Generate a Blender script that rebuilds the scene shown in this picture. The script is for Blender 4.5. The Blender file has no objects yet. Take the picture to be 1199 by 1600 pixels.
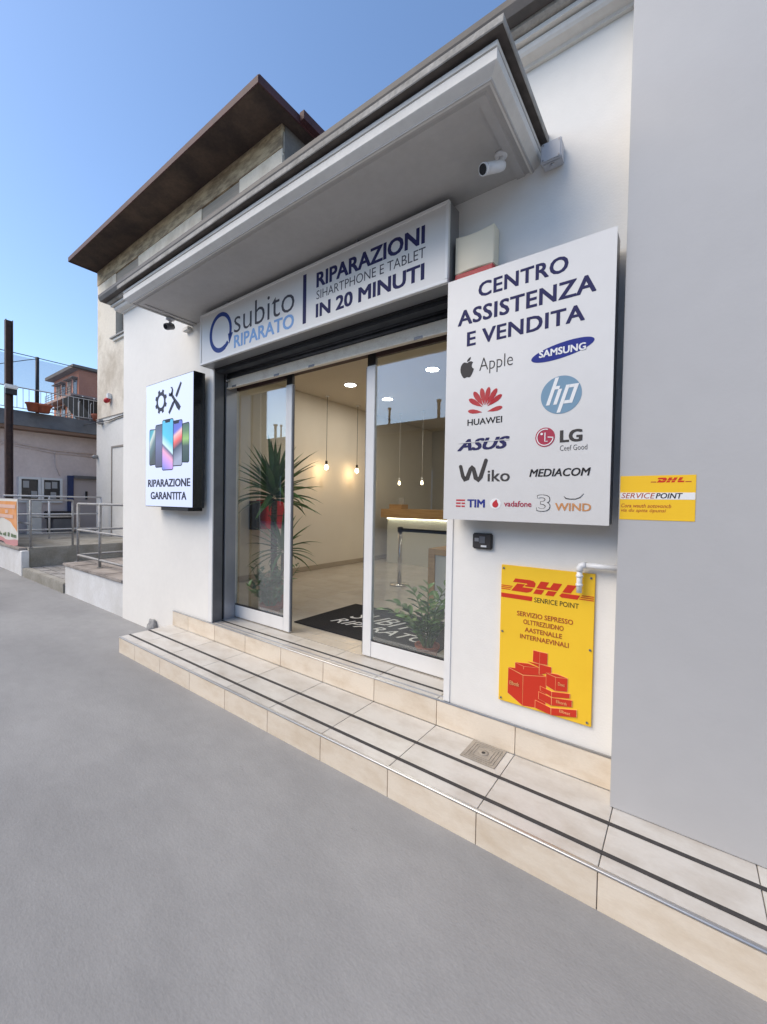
import bpy, bmesh, math, random
from mathutils import Vector, Matrix
random.seed(7)
C = bpy.context.scene.collection
SC = bpy.context.scene
R = math.radians

# ------------------------------------------------------------------ camera
CAM_Z = 1.4
yaw, pitch, roll = R(36.284), R(-1.2295), R(-1.0277)
rot = Matrix.Rotation(yaw, 3, 'Z') @ Matrix.Rotation(pitch, 3, 'X') @ Matrix.Rotation(roll, 3, 'Y')
cd = bpy.data.cameras.new('camera')
cd.sensor_fit = 'HORIZONTAL'; cd.sensor_width = 36.0
cd.lens = 642.15 / 1199.0 * 36.0
cd.clip_start = 0.02; cd.clip_end = 2000
cam = bpy.data.objects.new('camera', cd); C.objects.link(cam)
rx, ry, rz = rot @ Vector((1, 0, 0)), rot @ Vector((0, 1, 0)), rot @ Vector((0, 0, 1))
cam.matrix_world = Matrix(((rx.x, rz.x, -ry.x, 0), (rx.y, rz.y, -ry.y, 0), (rx.z, rz.z, -ry.z, CAM_Z), (0, 0, 0, 1)))
SC.camera = cam

# ------------------------------------------------------------------ sky and sun
SUN_EL, SUN_AZ = R(46), R(222)          # azimuth clockwise from +Y
w = bpy.data.worlds.new('World'); SC.world = w; w.use_nodes = True
nt = w.node_tree; nt.nodes.clear()
sky = nt.nodes.new('ShaderNodeTexSky'); sky.sky_type = 'NISHITA'; sky.sun_disc = False
sky.sun_elevation = SUN_EL; sky.sun_rotation = SUN_AZ
sky.air_density = 1.0; sky.dust_density = 0.7; sky.ozone_density = 3.0
bg = nt.nodes.new('ShaderNodeBackground'); bg.inputs['Strength'].default_value = 0.15
wo = nt.nodes.new('ShaderNodeOutputWorld')
hsv = nt.nodes.new('ShaderNodeHueSaturation'); hsv.inputs['Saturation'].default_value = 1.03
nt.links.new(sky.outputs[0], hsv.inputs['Color']); nt.links.new(hsv.outputs[0], bg.inputs[0]); nt.links.new(bg.outputs[0], wo.inputs[0])
sl = bpy.data.lights.new('sun', 'SUN'); sl.energy = 2.05; sl.angle = R(50); sl.color = (1, 0.87, 0.68)
so = bpy.data.objects.new('sun', sl); C.objects.link(so)
sd = Vector((math.sin(SUN_AZ) * math.cos(SUN_EL), math.cos(SUN_AZ) * math.cos(SUN_EL), math.sin(SUN_EL)))
so.rotation_euler = sd.to_track_quat('Z', 'Y').to_euler(); so.location = sd * 60
vs = SC.view_settings
vs.view_transform = 'Standard'; vs.look = 'None'; vs.exposure = 0.70; vs.gamma = 1.0; vs.use_curve_mapping = False
SC.cycles.use_denoising = True
SC.cycles.max_bounces = 10; SC.cycles.transparent_max_bounces = 16; SC.cycles.glossy_bounces = 4
SC.cycles.sample_clamp_indirect = 6.0
SC.cycles.caustics_reflective = False; SC.cycles.caustics_refractive = False

# ------------------------------------------------------------------ materials
M = {}
def mat(name, col, rough=0.6, metal=0.0, col2=None, scale=4.0, lo=0.4, hi=0.65, bump=0.0, bscale=60.0, rand=0.0,
        emit=None, estr=0.0, spec=0.5, stretch=None, fine=0.0, coat=0.0, speck=0.0):
    m = bpy.data.materials.new(name); m.use_nodes = True; M[name] = m
    t = m.node_tree; N = t.nodes; L = t.links
    b = N['Principled BSDF']
    b.inputs['Roughness'].default_value = rough; b.inputs['Metallic'].default_value = metal
    b.inputs['Specular IOR Level'].default_value = spec
    if coat: b.inputs['Coat Weight'].default_value = coat; b.inputs['Coat Roughness'].default_value = 0.08
    c1 = (*col, 1); b.inputs['Base Color'].default_value = c1
    co = None
    def coords():
        nonlocal co
        if co is None:
            g = N.new('ShaderNodeNewGeometry'); mp = N.new('ShaderNodeMapping')
            if stretch: mp.inputs['Scale'].default_value = stretch
            L.new(g.outputs['Position'], mp.inputs['Vector']); co = mp.outputs[0]
        return co
    cur = None
    if col2 is not None:
        n = N.new('ShaderNodeTexNoise'); n.inputs['Scale'].default_value = scale; n.inputs['Detail'].default_value = 7; n.inputs['Roughness'].default_value = 0.62
        L.new(coords(), n.inputs['Vector'])
        mr = N.new('ShaderNodeMapRange'); mr.inputs[1].default_value = lo; mr.inputs[2].default_value = hi
        L.new(n.outputs['Fac'], mr.inputs[0])
        mx = N.new('ShaderNodeMix'); mx.data_type = 'RGBA'; mx.inputs[6].default_value = c1; mx.inputs[7].default_value = (*col2, 1)
        L.new(mr.outputs[0], mx.inputs[0]); cur = mx.outputs[2]
    if fine:
        n = N.new('ShaderNodeTexNoise'); n.inputs['Scale'].default_value = scale * 14; n.inputs['Detail'].default_value = 5
        L.new(coords(), n.inputs['Vector'])
        mr = N.new('ShaderNodeMapRange'); mr.inputs[1].default_value = 0.3; mr.inputs[2].default_value = 0.7
        mr.inputs[3].default_value = 1 - fine; mr.inputs[4].default_value = 1 + fine
        L.new(n.outputs['Fac'], mr.inputs[0])
        hs = N.new('ShaderNodeHueSaturation'); hs.inputs['Color'].default_value = c1
        if cur: L.new(cur, hs.inputs['Color'])
        L.new(mr.outputs[0], hs.inputs['Value']); cur = hs.outputs[0]
    if speck:                          # aggregate grain, a few darker grit spots and faint hairlines
        n = N.new('ShaderNodeTexNoise'); n.inputs['Scale'].default_value = 170; n.inputs['Detail'].default_value = 3
        L.new(coords(), n.inputs['Vector'])
        mr = N.new('ShaderNodeMapRange'); mr.inputs[1].default_value = 0.3; mr.inputs[2].default_value = 0.7
        mr.inputs[3].default_value = 1 - speck; mr.inputs[4].default_value = 1 + speck
        L.new(n.outputs['Fac'], mr.inputs[0])
        n2 = N.new('ShaderNodeTexNoise'); n2.inputs['Scale'].default_value = 11; n2.inputs['Detail'].default_value = 8; n2.inputs['Roughness'].default_value = 0.75
        L.new(coords(), n2.inputs['Vector'])
        m2 = N.new('ShaderNodeMapRange'); m2.inputs[1].default_value = 0.66; m2.inputs[2].default_value = 0.76; m2.inputs[3].default_value = 1.0; m2.inputs[4].default_value = 0.72
        L.new(n2.outputs['Fac'], m2.inputs[0])
        mu = N.new('ShaderNodeMath'); mu.operation = 'MULTIPLY'; L.new(mr.outputs[0], mu.inputs[0]); L.new(m2.outputs[0], mu.inputs[1])
        hs = N.new('ShaderNodeHueSaturation'); hs.inputs['Color'].default_value = c1
        if cur: L.new(cur, hs.inputs['Color'])
        L.new(mu.outputs[0], hs.inputs['Value']); cur = hs.outputs[0]
    if rand:
        oi = N.new('ShaderNodeObjectInfo'); mr = N.new('ShaderNodeMapRange')
        mr.inputs[3].default_value = 1 - rand; mr.inputs[4].default_value = 1 + rand
        L.new(oi.outputs['Random'], mr.inputs[0])
        hs = N.new('ShaderNodeHueSaturation'); hs.inputs['Color'].default_value = c1
        if cur: L.new(cur, hs.inputs['Color'])
        L.new(mr.outputs[0], hs.inputs['Value']); cur = hs.outputs[0]
    if cur: L.new(cur, b.inputs['Base Color'])
    if bump:
        n = N.new('ShaderNodeTexNoise'); n.inputs['Scale'].default_value = bscale; n.inputs['Detail'].default_value = 6
        L.new(coords(), n.inputs['Vector'])
        bp = N.new('ShaderNodeBump'); bp.inputs['Strength'].default_value = bump; bp.inputs['Distance'].default_value = 0.01
        L.new(n.outputs['Fac'], bp.inputs['Height']); L.new(bp.outputs[0], b.inputs['Normal'])
    if emit:
        b.inputs['Emission Color'].default_value = (*emit, 1); b.inputs['Emission Strength'].default_value = estr
    return m

mat('wall_paint', (0.84, 0.815, 0.765), 0.75, col2=(0.80, 0.775, 0.73), scale=0.9, bump=0.12, bscale=90, fine=0.015)
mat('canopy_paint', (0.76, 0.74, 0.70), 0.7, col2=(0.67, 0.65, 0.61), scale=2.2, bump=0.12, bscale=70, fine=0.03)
mat('soffit_shade', (0.50, 0.485, 0.465), 0.75, col2=(0.45, 0.435, 0.415), scale=1.6, bump=0.12, bscale=70, fine=0.03)  # canopy paint made darker, shade under the canopy put into the colour
mat('canopy_slab', (0.42, 0.40, 0.37), 0.85, col2=(0.26, 0.245, 0.22), scale=5, bump=0.4, bscale=40, fine=0.12)
mat('canopy_gap', (0.10, 0.085, 0.075), 0.9, col2=(0.06, 0.05, 0.045), scale=9)
mat('grey_panel', (0.48, 0.475, 0.475), 0.5, col2=(0.455, 0.45, 0.45), scale=0.7, bump=0.05, bscale=50, fine=0.012)
mat('ground', (0.285, 0.282, 0.279), 0.8, col2=(0.218, 0.216, 0.215), scale=1.1, lo=0.38, hi=0.70, bump=0.22, bscale=90, fine=0.035, speck=0.045, stretch=(0.55, 1.0, 1))
mat('tread_tile', (0.57, 0.545, 0.505), 0.32, col2=(0.455, 0.415, 0.365), scale=4.5, lo=0.43, hi=0.72, rand=0.07, bump=0.03, bscale=30, fine=0.025, stretch=(1, 1.6, 1))  # same tile as the riser, sky reflection put into the greyer colour
mat('riser_tile', (0.77, 0.675, 0.55), 0.34, col2=(0.65, 0.535, 0.40), scale=6.0, lo=0.44, hi=0.74, rand=0.06, bump=0.03, bscale=30, fine=0.03, stretch=(0.8, 1, 1.8))  # same tile as the tread, different light put into the warmer colour
mat('floor_tile', (0.52, 0.48, 0.42), 0.22, col2=(0.45, 0.41, 0.35), scale=3.0, rand=0.04, fine=0.02)
mat('grout', (0.50, 0.45, 0.39), 0.9, fine=0.1)
mat('aluminium', (0.72, 0.73, 0.75), 0.32, 0.85, col2=(0.66, 0.67, 0.69), scale=6, bump=0.02, bscale=120)
mat('bright_alu', (0.84, 0.825, 0.80), 0.4, 0.0, col2=(0.80, 0.785, 0.76), scale=5)
mat('nosing_metal', (0.56, 0.55, 0.54), 0.45, 1.0)
mat('strip_black', (0.045, 0.042, 0.042), 0.8, bump=0.3, bscale=500, fine=0.2)
mat('jamb_dark', (0.17, 0.175, 0.19), 0.4, 0.4, col2=(0.14, 0.145, 0.16), scale=5)
mat('jamb_light', (0.40, 0.41, 0.45), 0.35, 0.5, col2=(0.36, 0.37, 0.41), scale=5)
mat('black_plastic', (0.012, 0.012, 0.014), 0.45)
mat('black_gloss', (0.008, 0.009, 0.012), 0.22)
mat('shutter_dark', (0.075, 0.08, 0.09), 0.45, 0.5, col2=(0.05, 0.052, 0.06), scale=8)
mat('shutter_bar', (0.90, 0.81, 0.67), 0.6, col2=(0.70, 0.59, 0.46), scale=9, lo=0.5, hi=0.72, bump=0.2, bscale=60, fine=0.06, stretch=(0.5, 1, 1))
mat('sign_face', (0.76, 0.74, 0.71), 0.35, col2=(0.73, 0.71, 0.68), scale=1.5)
mat('sign_silver', (0.69, 0.675, 0.655), 0.42, 0.1, col2=(0.665, 0.65, 0.63), scale=1.2, fine=0.012)
mat('gutter_dark', (0.06, 0.055, 0.055), 0.6, col2=(0.09, 0.08, 0.075), scale=7)
mat('sign_edge', (0.30, 0.30, 0.31), 0.4, 0.5)
mat('ink_navy', (0.034, 0.033, 0.105), 0.6, spec=0.15)
mat('ink_blue', (0.032, 0.065, 0.26), 0.6, spec=0.15)
mat('ink_sky', (0.17, 0.36, 0.68), 0.5)
mat('ink_grey', (0.085, 0.08, 0.09), 0.6, spec=0.15)
mat('ink_dark', (0.026, 0.025, 0.026), 0.6, spec=0.15)
mat('ink_mid', (0.065, 0.06, 0.058), 0.6, spec=0.15)
mat('ink_white', (0.80, 0.80, 0.79), 0.5)
mat('ink_red', (0.50, 0.02, 0.03), 0.5)
mat('ink_crimson', (0.38, 0.025, 0.06), 0.5)
mat('ink_orange', (0.56, 0.25, 0.09), 0.5)
mat('ink_hp', (0.20, 0.32, 0.43), 0.6, spec=0.15)
mat('ink_petal', (0.42, 0.025, 0.035), 0.6, col2=(0.50, 0.08, 0.08), scale=6, spec=0.2)
mat('ink_royal', (0.03, 0.042, 0.24), 0.6, spec=0.15)
mat('yellow', (0.93, 0.58, 0.03), 0.35, col2=(0.90, 0.545, 0.028), scale=3)
mat('dhl_red', (0.62, 0.035, 0.012), 0.4)
mat('dhl_brown', (0.42, 0.07, 0.02), 0.5)
mat('peach', (0.85, 0.42, 0.16), 0.5)
mat('white_plastic', (0.78, 0.78, 0.78), 0.35)
mat('grey_plastic', (0.52, 0.53, 0.56), 0.4)
mat('cream_plastic', (0.90, 0.79, 0.58), 0.4)
mat('red_plastic', (0.62, 0.025, 0.03), 0.4)
mat('steel', (0.62, 0.60, 0.57), 0.22, 1.0)
mat('galvanised', (0.34, 0.335, 0.33), 0.6, 0.3, col2=(0.25, 0.245, 0.24), scale=18)
mat('wood', (0.56, 0.34, 0.13), 0.4, col2=(0.43, 0.24, 0.085), scale=3, stretch=(1.0, 1.0, 14.0))
mat('counter_white', (0.66, 0.67, 0.62), 0.4)
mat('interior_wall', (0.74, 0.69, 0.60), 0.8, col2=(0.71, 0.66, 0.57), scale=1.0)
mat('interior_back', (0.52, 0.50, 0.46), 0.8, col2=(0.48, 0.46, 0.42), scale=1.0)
mat('ceiling_paint', (0.60, 0.55, 0.47), 0.85)
mat('skirting', (0.40, 0.34, 0.27), 0.5)
mat('mat_black', (0.012, 0.012, 0.015), 0.95, bump=0.5, bscale=300)
mat('terracotta', (0.44, 0.13, 0.07), 0.75, col2=(0.36, 0.105, 0.06), scale=12)
mat('soil', (0.05, 0.035, 0.025), 1.0, bump=0.8, bscale=120)
mat('leaf_dark', (0.10, 0.215, 0.075), 0.4, col2=(0.15, 0.26, 0.10), scale=9, rand=0.35)
mat('leaf_bush', (0.12, 0.22, 0.09), 0.5, col2=(0.20, 0.30, 0.15), scale=14, rand=0.2)
mat('leaf_zz', (0.09, 0.20, 0.05), 0.28, col2=(0.15, 0.26, 0.07), scale=14, rand=0.35)
mat('bark', (0.22, 0.17, 0.12), 0.9, col2=(0.11, 0.08, 0.06), scale=60, lo=0.45, hi=0.6, stretch=(0.2, 0.2, 1), bump=0.6, bscale=80)
mat('plaster_old', (0.74, 0.67, 0.57), 0.9, col2=(0.52, 0.45, 0.36), scale=1.4, lo=0.44, hi=0.66, bump=0.5, bscale=30, fine=0.05)
mat('plaster_white', (0.74, 0.72, 0.68), 0.9, col2=(0.68, 0.66, 0.61), scale=1.0, bump=0.2, bscale=30, fine=0.03)
mat('frieze', (0.50, 0.40, 0.27), 0.95, col2=(0.24, 0.18, 0.12), scale=3.2, lo=0.40, hi=0.60, bump=0.5, bscale=20, fine=0.1, stretch=(0.8, 1, 3))
mat('side_wall', (0.16, 0.145, 0.135), 0.95, col2=(0.085, 0.078, 0.072), scale=2.0, bump=0.5, bscale=20, fine=0.1)  # old building wall darkened, shade of its right face put into the colour
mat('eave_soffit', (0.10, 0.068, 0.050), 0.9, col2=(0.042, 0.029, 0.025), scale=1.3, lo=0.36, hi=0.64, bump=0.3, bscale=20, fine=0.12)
mat('eave_edge', (0.075, 0.024, 0.026), 0.7, col2=(0.05, 0.017, 0.018), scale=6)
mat('board_grey', (0.36, 0.31, 0.265), 0.9, col2=(0.27, 0.25, 0.22), scale=4, stretch=(0.3, 1, 4), fine=0.05)
mat('window_frame', (0.30, 0.285, 0.27), 0.6)
mat('window_glass', (0.025, 0.025, 0.03), 0.12)
mat('pink_plaster', (0.76, 0.655, 0.62), 0.9, col2=(0.67, 0.57, 0.54), scale=0.8, bump=0.3, bscale=25, fine=0.05)
mat('roof_sheet', (0.125, 0.13, 0.135), 0.7, col2=(0.085, 0.09, 0.095), scale=2.5, fine=0.08)
mat('roof_fascia', (0.22, 0.14, 0.10), 0.8)
mat('concrete', (0.33, 0.315, 0.28), 0.9, col2=(0.20, 0.185, 0.15), scale=2.2, lo=0.4, hi=0.7, bump=0.5, bscale=35, fine=0.08)
mat('stone_slab', (0.33, 0.29, 0.26), 0.85, col2=(0.22, 0.19, 0.17), scale=4, rand=0.18, bump=0.5, bscale=40, fine=0.08)
mat('cobble', (0.33, 0.315, 0.30), 0.9, rand=0.2, col2=(0.25, 0.235, 0.22), scale=12, bump=0.4, bscale=60)
mat('low_paint', (0.72, 0.72, 0.72), 0.85, col2=(0.62, 0.61, 0.59), scale=2.0, bump=0.25, bscale=45, fine=0.04)
mat('rust_steel', (0.075, 0.04, 0.034), 0.7, col2=(0.045, 0.025, 0.022), scale=10)
mat('dark_metal', (0.025, 0.025, 0.03), 0.5, 0.3)
mat('pale_metal', (0.55, 0.55, 0.56), 0.5, 0.2)
mat('brick_red', (0.60, 0.225, 0.125), 0.9, col2=(0.50, 0.18, 0.10), scale=0.6, fine=0.05)
mat('apt_slab', (0.36, 0.24, 0.20), 0.9)
mat('apt_roof', (0.17, 0.145, 0.125), 0.9)
mat('opposite', (0.17, 0.14, 0.11), 0.9, col2=(0.12, 0.10, 0.08), scale=0.5)
mat('opposite_roof', (0.11, 0.09, 0.08), 0.9)
mat('banner_orange', (0.78, 0.30, 0.05), 0.6, col2=(0.80, 0.40, 0.20), scale=2.0)
mat('banner_white', (0.74, 0.72, 0.66), 0.6)
mat('banner_pale', (0.76, 0.50, 0.40), 0.6)
mat('banner_pink', (0.62, 0.30, 0.30), 0.6)
mat('banner_green', (0.16, 0.22, 0.12), 0.6)
mat('blue_paint', (0.022, 0.04, 0.13), 0.5)
mat('door_pink', (0.58, 0.50, 0.47), 0.7)
mat('paper', (0.42, 0.42, 0.42), 0.8)
mat('drain', (0.36, 0.32, 0.27), 0.6, col2=(0.28, 0.25, 0.21), scale=12, bump=0.3, bscale=90)
mat('rubble', (0.36, 0.355, 0.35), 0.95, col2=(0.28, 0.275, 0.27), scale=30, bump=0.8, bscale=50)
mat('lamp_glow', (1, 1, 1), 0.5, emit=(1.0, 0.97, 0.90), estr=14)
mat('bulb_glow', (1, 0.9, 0.7), 0.3, emit=(1.0, 0.80, 0.50), estr=7)
mat('led_strip', (1, 1, 0.9), 0.5, emit=(1.0, 0.94, 0.72), estr=5)
mat('screen_lit', (0.02, 0.02, 0.02), 0.3, emit=(0.58, 0.65, 0.93), estr=0.80, spec=0.3)
mat('screen_dark', (0.02, 0.022, 0.035), 0.5, emit=(0.05, 0.055, 0.085), estr=0.25, spec=0.15)

def gradient_mat(name, stops, horiz=False, estr=0.75, wave=0.0):
    m = bpy.data.materials.new(name); m.use_nodes = True; M[name] = m
    t = m.node_tree; N = t.nodes; L = t.links; b = N['Principled BSDF']
    b.inputs['Base Color'].default_value = (0.02, 0.02, 0.02, 1); b.inputs['Roughness'].default_value = 0.3
    tc = N.new('ShaderNodeTexCoord'); sp = N.new('ShaderNodeSeparateXYZ'); L.new(tc.outputs['Generated'], sp.inputs[0])
    src = sp.outputs['X' if horiz else 'Z']
    a = N.new('ShaderNodeMath'); a.operation = 'MULTIPLY_ADD'; a.inputs[1].default_value = wave
    L.new(sp.outputs['Z' if horiz else 'X'], a.inputs[0]); L.new(src, a.inputs[2])
    rp = N.new('ShaderNodeValToRGB'); e = rp.color_ramp.elements
    e[0].position, e[0].color = stops[0][0], (*stops[0][1], 1)
    e[1].position, e[1].color = stops[-1][0], (*stops[-1][1], 1)
    for p, c in stops[1:-1]:
        q = e.new(p); q.color = (*c, 1)
    L.new(a.outputs[0], rp.inputs[0]); L.new(rp.outputs[0], b.inputs['Emission Color']); b.inputs['Emission Strength'].default_value = estr
gradient_mat('wall_teal', [(0.0, (0.04, 0.05, 0.06)), (0.35, (0.10, 0.17, 0.20)), (0.6, (0.55, 0.60, 0.55)), (0.7, (0.04, 0.35, 0.45)), (1, (0.02, 0.22, 0.34))], wave=-0.5)
gradient_mat('wall_slate', [(0, (0.06, 0.06, 0.13)), (0.6, (0.13, 0.14, 0.30)), (1, (0.05, 0.05, 0.09))])
gradient_mat('wall_aqua', [(0, (0.10, 0.20, 0.62)), (0.25, (0.50, 0.30, 0.80)), (0.42, (0.75, 0.35, 0.55)), (0.52, (0.08, 0.10, 0.22)), (0.56, (0.55, 0.75, 0.80)), (0.75, (0.06, 0.48, 0.72)), (1, (0.05, 0.40, 0.65))], wave=0.25)
gradient_mat('wall_sunset', [(0, (0.30, 0.34, 0.48)), (0.3, (0.03, 0.04, 0.09)), (0.45, (0.75, 0.10, 0.09)), (0.6, (0.80, 0.45, 0.45)), (0.68, (0.10, 0.12, 0.60)), (1, (0.06, 0.07, 0.38))], wave=-0.2)
gradient_mat('wall_green', [(0, (0.02, 0.05, 0.05)), (0.42, (0.04, 0.07, 0.07)), (0.6, (0.26, 0.46, 0.12)), (0.8, (0.09, 0.20, 0.08)), (1, (0.03, 0.07, 0.05))])

def glass_mat(name, base, gain, tint):
    m = bpy.data.materials.new(name); m.use_nodes = True; M[name] = m
    t = m.node_tree; N = t.nodes; L = t.links; N.clear()
    o = N.new('ShaderNodeOutputMaterial'); mx = N.new('ShaderNodeMixShader')
    tr = N.new('ShaderNodeBsdfTransparent'); tr.inputs[0].default_value = (*tint, 1)
    gl = N.new('ShaderNodeBsdfGlossy'); gl.inputs['Roughness'].default_value = 0.0; gl.inputs[0].default_value = (0.93, 0.96, 0.97, 1)
    lw = N.new('ShaderNodeLayerWeight'); lw.inputs[0].default_value = 0.5
    ma = N.new('ShaderNodeMath'); ma.operation = 'MULTIPLY_ADD'; ma.inputs[1].default_value = gain; ma.inputs[2].default_value = base
    L.new(lw.outputs['Facing'], ma.inputs[0]); L.new(ma.outputs[0], mx.inputs[0]); L.new(tr.outputs[0], mx.inputs[1]); L.new(gl.outputs[0], mx.inputs[2]); L.new(mx.outputs[0], o.inputs[0])
glass_mat('door_glass', 0.075, 0.24, (0.93, 0.95, 0.94))
def net_mat():
    m = bpy.data.materials.new('net'); m.use_nodes = True; M['net'] = m
    t = m.node_tree; N = t.nodes; L = t.links; N.clear()
    o = N.new('ShaderNodeOutputMaterial'); mx = N.new('ShaderNodeMixShader'); mx.inputs[0].default_value = 0.22
    tr = N.new('ShaderNodeBsdfTransparent'); df = N.new('ShaderNodeBsdfDiffuse'); df.inputs[0].default_value = (0.22, 0.22, 0.25, 1)
    L.new(tr.outputs[0], mx.inputs[1]); L.new(df.outputs[0], mx.inputs[2]); L.new(mx.outputs[0], o.inputs[0])
net_mat()

# ------------------------------------------------------------------ helpers
WL = {}
def place(o, loc, parent):
    loc = Vector(loc); WL[o.name] = loc
    if parent is not None:
        o.parent = parent; o.location = loc - WL[parent.name]
    else:
        o.location = loc
def thing(name, label, cat, loc=(0, 0, 0), group=None):
    o = bpy.data.objects.new(name, None); C.objects.link(o); o.empty_display_size = 0.1
    place(o, loc, None); o['label'] = label; o['category'] = cat
    if group: o['group'] = group
    return o
def tag(o, label=None, cat=None, group=None, kind=None):
    if label: o['label'] = label
    if cat: o['category'] = cat
    if group: o['group'] = group
    if kind: o['kind'] = kind
    return o
def obj(name, verts, faces, m, parent=None, smooth=False, bevel=0.0, fix=True):
    xs, ys, zs = zip(*verts)
    c = Vector(((min(xs) + max(xs)) / 2, (min(ys) + max(ys)) / 2, (min(zs) + max(zs)) / 2))
    me = bpy.data.meshes.new(name)
    me.from_pydata([Vector(v) - c for v in verts], [], faces)
    if fix or bevel:
        bm = bmesh.new(); bm.from_mesh(me)
        if bevel:
            bmesh.ops.bevel(bm, geom=list(bm.edges), offset=bevel, segments=2, affect='EDGES', clamp_overlap=True)
        if fix: bmesh.ops.recalc_face_normals(bm, faces=bm.faces)
        bm.to_mesh(me); bm.free()
    if smooth: me.polygons.foreach_set('use_smooth', [True] * len(me.polygons))
    me.materials.append(M[m] if isinstance(m, str) else m)
    o = bpy.data.objects.new(name, me); C.objects.link(o); place(o, c, parent)
    return o
BF = [(0, 1, 2, 3), (4, 7, 6, 5), (0, 4, 5, 1), (1, 5, 6, 2), (2, 6, 7, 3), (3, 7, 4, 0)]
def bv(x0, x1, y0, y1, z0, z1):
    return [(x0, y0, z0), (x1, y0, z0), (x1, y1, z0), (x0, y1, z0), (x0, y0, z1), (x1, y0, z1), (x1, y1, z1), (x0, y1, z1)]
def box(name, x0, x1, y0, y1, z0, z1, m, parent=None, bevel=0.0):
    return obj(name, bv(x0, x1, y0, y1, z0, z1), BF, m, parent, bevel=bevel)
def boxes(name, lst, m, parent=None):
    V, F = [], []
    for b in lst:
        k = len(V); V += bv(*b); F += [tuple(i + k for i in f) for f in BF]
    return obj(name, V, F, m, parent)
def share(name, me, loc, parent, rot=None, scale=None):
    o = bpy.data.objects.new(name, me); C.objects.link(o); place(o, loc, parent)
    if rot is not None: o.rotation_euler = rot
    if scale is not None: o.scale = scale
    return o
def tube_geo(pts, rad, n=10, caps=True):
    pts = [Vector(p) for p in pts]; V, F = [], []
    rads = rad if isinstance(rad, (list, tuple)) else [rad] * len(pts)
    up = None
    for i, p in enumerate(pts):
        d = (pts[min(i + 1, len(pts) - 1)] - pts[max(i - 1, 0)]).normalized()
        if up is None:
            up = Vector((0, 0, 1)) if abs(d.z) < 0.9 else Vector((1, 0, 0))
        a = d.cross(up).normalized(); b = a.cross(d).normalized(); up = b
        for k in range(n):
            t = 2 * math.pi * k / n
            V.append(tuple(p + (a * math.cos(t) + b * math.sin(t)) * rads[i]))
    for i in range(len(pts) - 1):
        for k in range(n):
            F.append((i * n + k, i * n + (k + 1) % n, (i + 1) * n + (k + 1) % n, (i + 1) * n + k))
    if caps:
        F.append(tuple(range(n))); F.append(tuple(range((len(pts) - 1) * n, len(pts) * n)))
    return V, F
def tube(name, pts, rad, m, parent=None, n=10, smooth=True):
    V, F = tube_geo(pts, rad, n); o = obj(name, V, F, m, parent)
    if smooth: shade(o)
    return o
def shade(o):
    for p in o.data.polygons: p.use_smooth = len(p.vertices) == 4
def lathe(name, prof, loc, m, parent=None, n=24):
    V, F = [], []
    for r, z in prof:
        for k in range(n):
            t = 2 * math.pi * k / n; V.append((loc[0] + r * math.cos(t), loc[1] + r * math.sin(t), loc[2] + z))
    for i in range(len(prof) - 1):
        for k in range(n):
            F.append((i * n + k, i * n + (k + 1) % n, (i + 1) * n + (k + 1) % n, (i + 1) * n + k))
    F.append(tuple(range(n))); F.append(tuple(range((len(prof) - 1) * n, len(prof) * n)))
    o = obj(name, V, F, m, parent); shade(o); return o
def flat(name, poly, y, m, parent=None, th=0.0012):
    """polygon in the (x, z) plane with a small thickness towards the viewer (-y)"""
    n = len(poly)
    V = [(x, y - th, z) for x, z in poly] + [(x, y, z) for x, z in poly]
    F = [tuple(range(n)), tuple(range(2 * n - 1, n - 1, -1))] + [(i, i + n, (i + 1) % n + n, (i + 1) % n) for i in range(n)]
    me = obj(name, V, F, m, parent, fix=False)
    bm = bmesh.new(); bm.from_mesh(me.data)
    bmesh.ops.triangulate(bm, faces=[f for f in bm.faces if len(f.verts) > 4]); bmesh.ops.recalc_face_normals(bm, faces=bm.faces)
    bm.to_mesh(me.data); bm.free()
    return me
def strip_poly(pts, wd):
    """closed outline of a stroke through pts with width wd (number or list) and round ends"""
    P = [Vector(p) for p in pts]; L_, R_ = [], []
    ws = wd if isinstance(wd, (list, tuple)) else [wd] * len(P)
    for i, p in enumerate(P):
        d = (P[min(i + 1, len(P) - 1)] - P[max(i - 1, 0)]).normalized(); nn = Vector((-d.y, d.x)) * ws[i] / 2
        L_.append(p + nn); R_.append(p - nn)
    return [tuple(v) for v in L_] + [tuple(v) for v in reversed(R_)]
def strokes(name, pts, wd, y, m, parent, th=0.0012):
    P = [Vector(p) for p in pts]; ws = wd if isinstance(wd, (list, tuple)) else [wd] * len(P)
    V, F = [], []
    for i, p in enumerate(P):
        d = (P[min(i + 1, len(P) - 1)] - P[max(i - 1, 0)]).normalized(); nn = Vector((-d.y, d.x)) * ws[i] / 2
        for q in (p + nn, p - nn): V += [(q.x, y - th, q.y), (q.x, y, q.y)]
    for i in range(len(P) - 1):
        a = i * 4; b = a + 4
        F += [(a, b, b + 2, a + 2), (a + 1, a + 3, b + 3, b + 1), (a, a + 1, b + 1, b), (a + 2, b + 2, b + 3, a + 3)]
    F += [(0, 2, 3, 1), (a + 4, a + 5, a + 7, a + 6)] if len(P) > 1 else []
    return obj(name, V, F, m, parent)
def ell(cx, cz, rx, rz, n=48, a0=0.0, a1=2 * math.pi, tilt=0.0):
    out = []
    for k in range(n):
        t = a0 + (a1 - a0) * k / (n if abs(a1 - a0 - 2 * math.pi) < 1e-6 else n - 1)
        x, z = rx * math.cos(t), rz * math.sin(t)
        out.append((cx + x * math.cos(tilt) - z * math.sin(tilt), cz + x * math.sin(tilt) + z * math.cos(tilt)))
    return out
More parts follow.
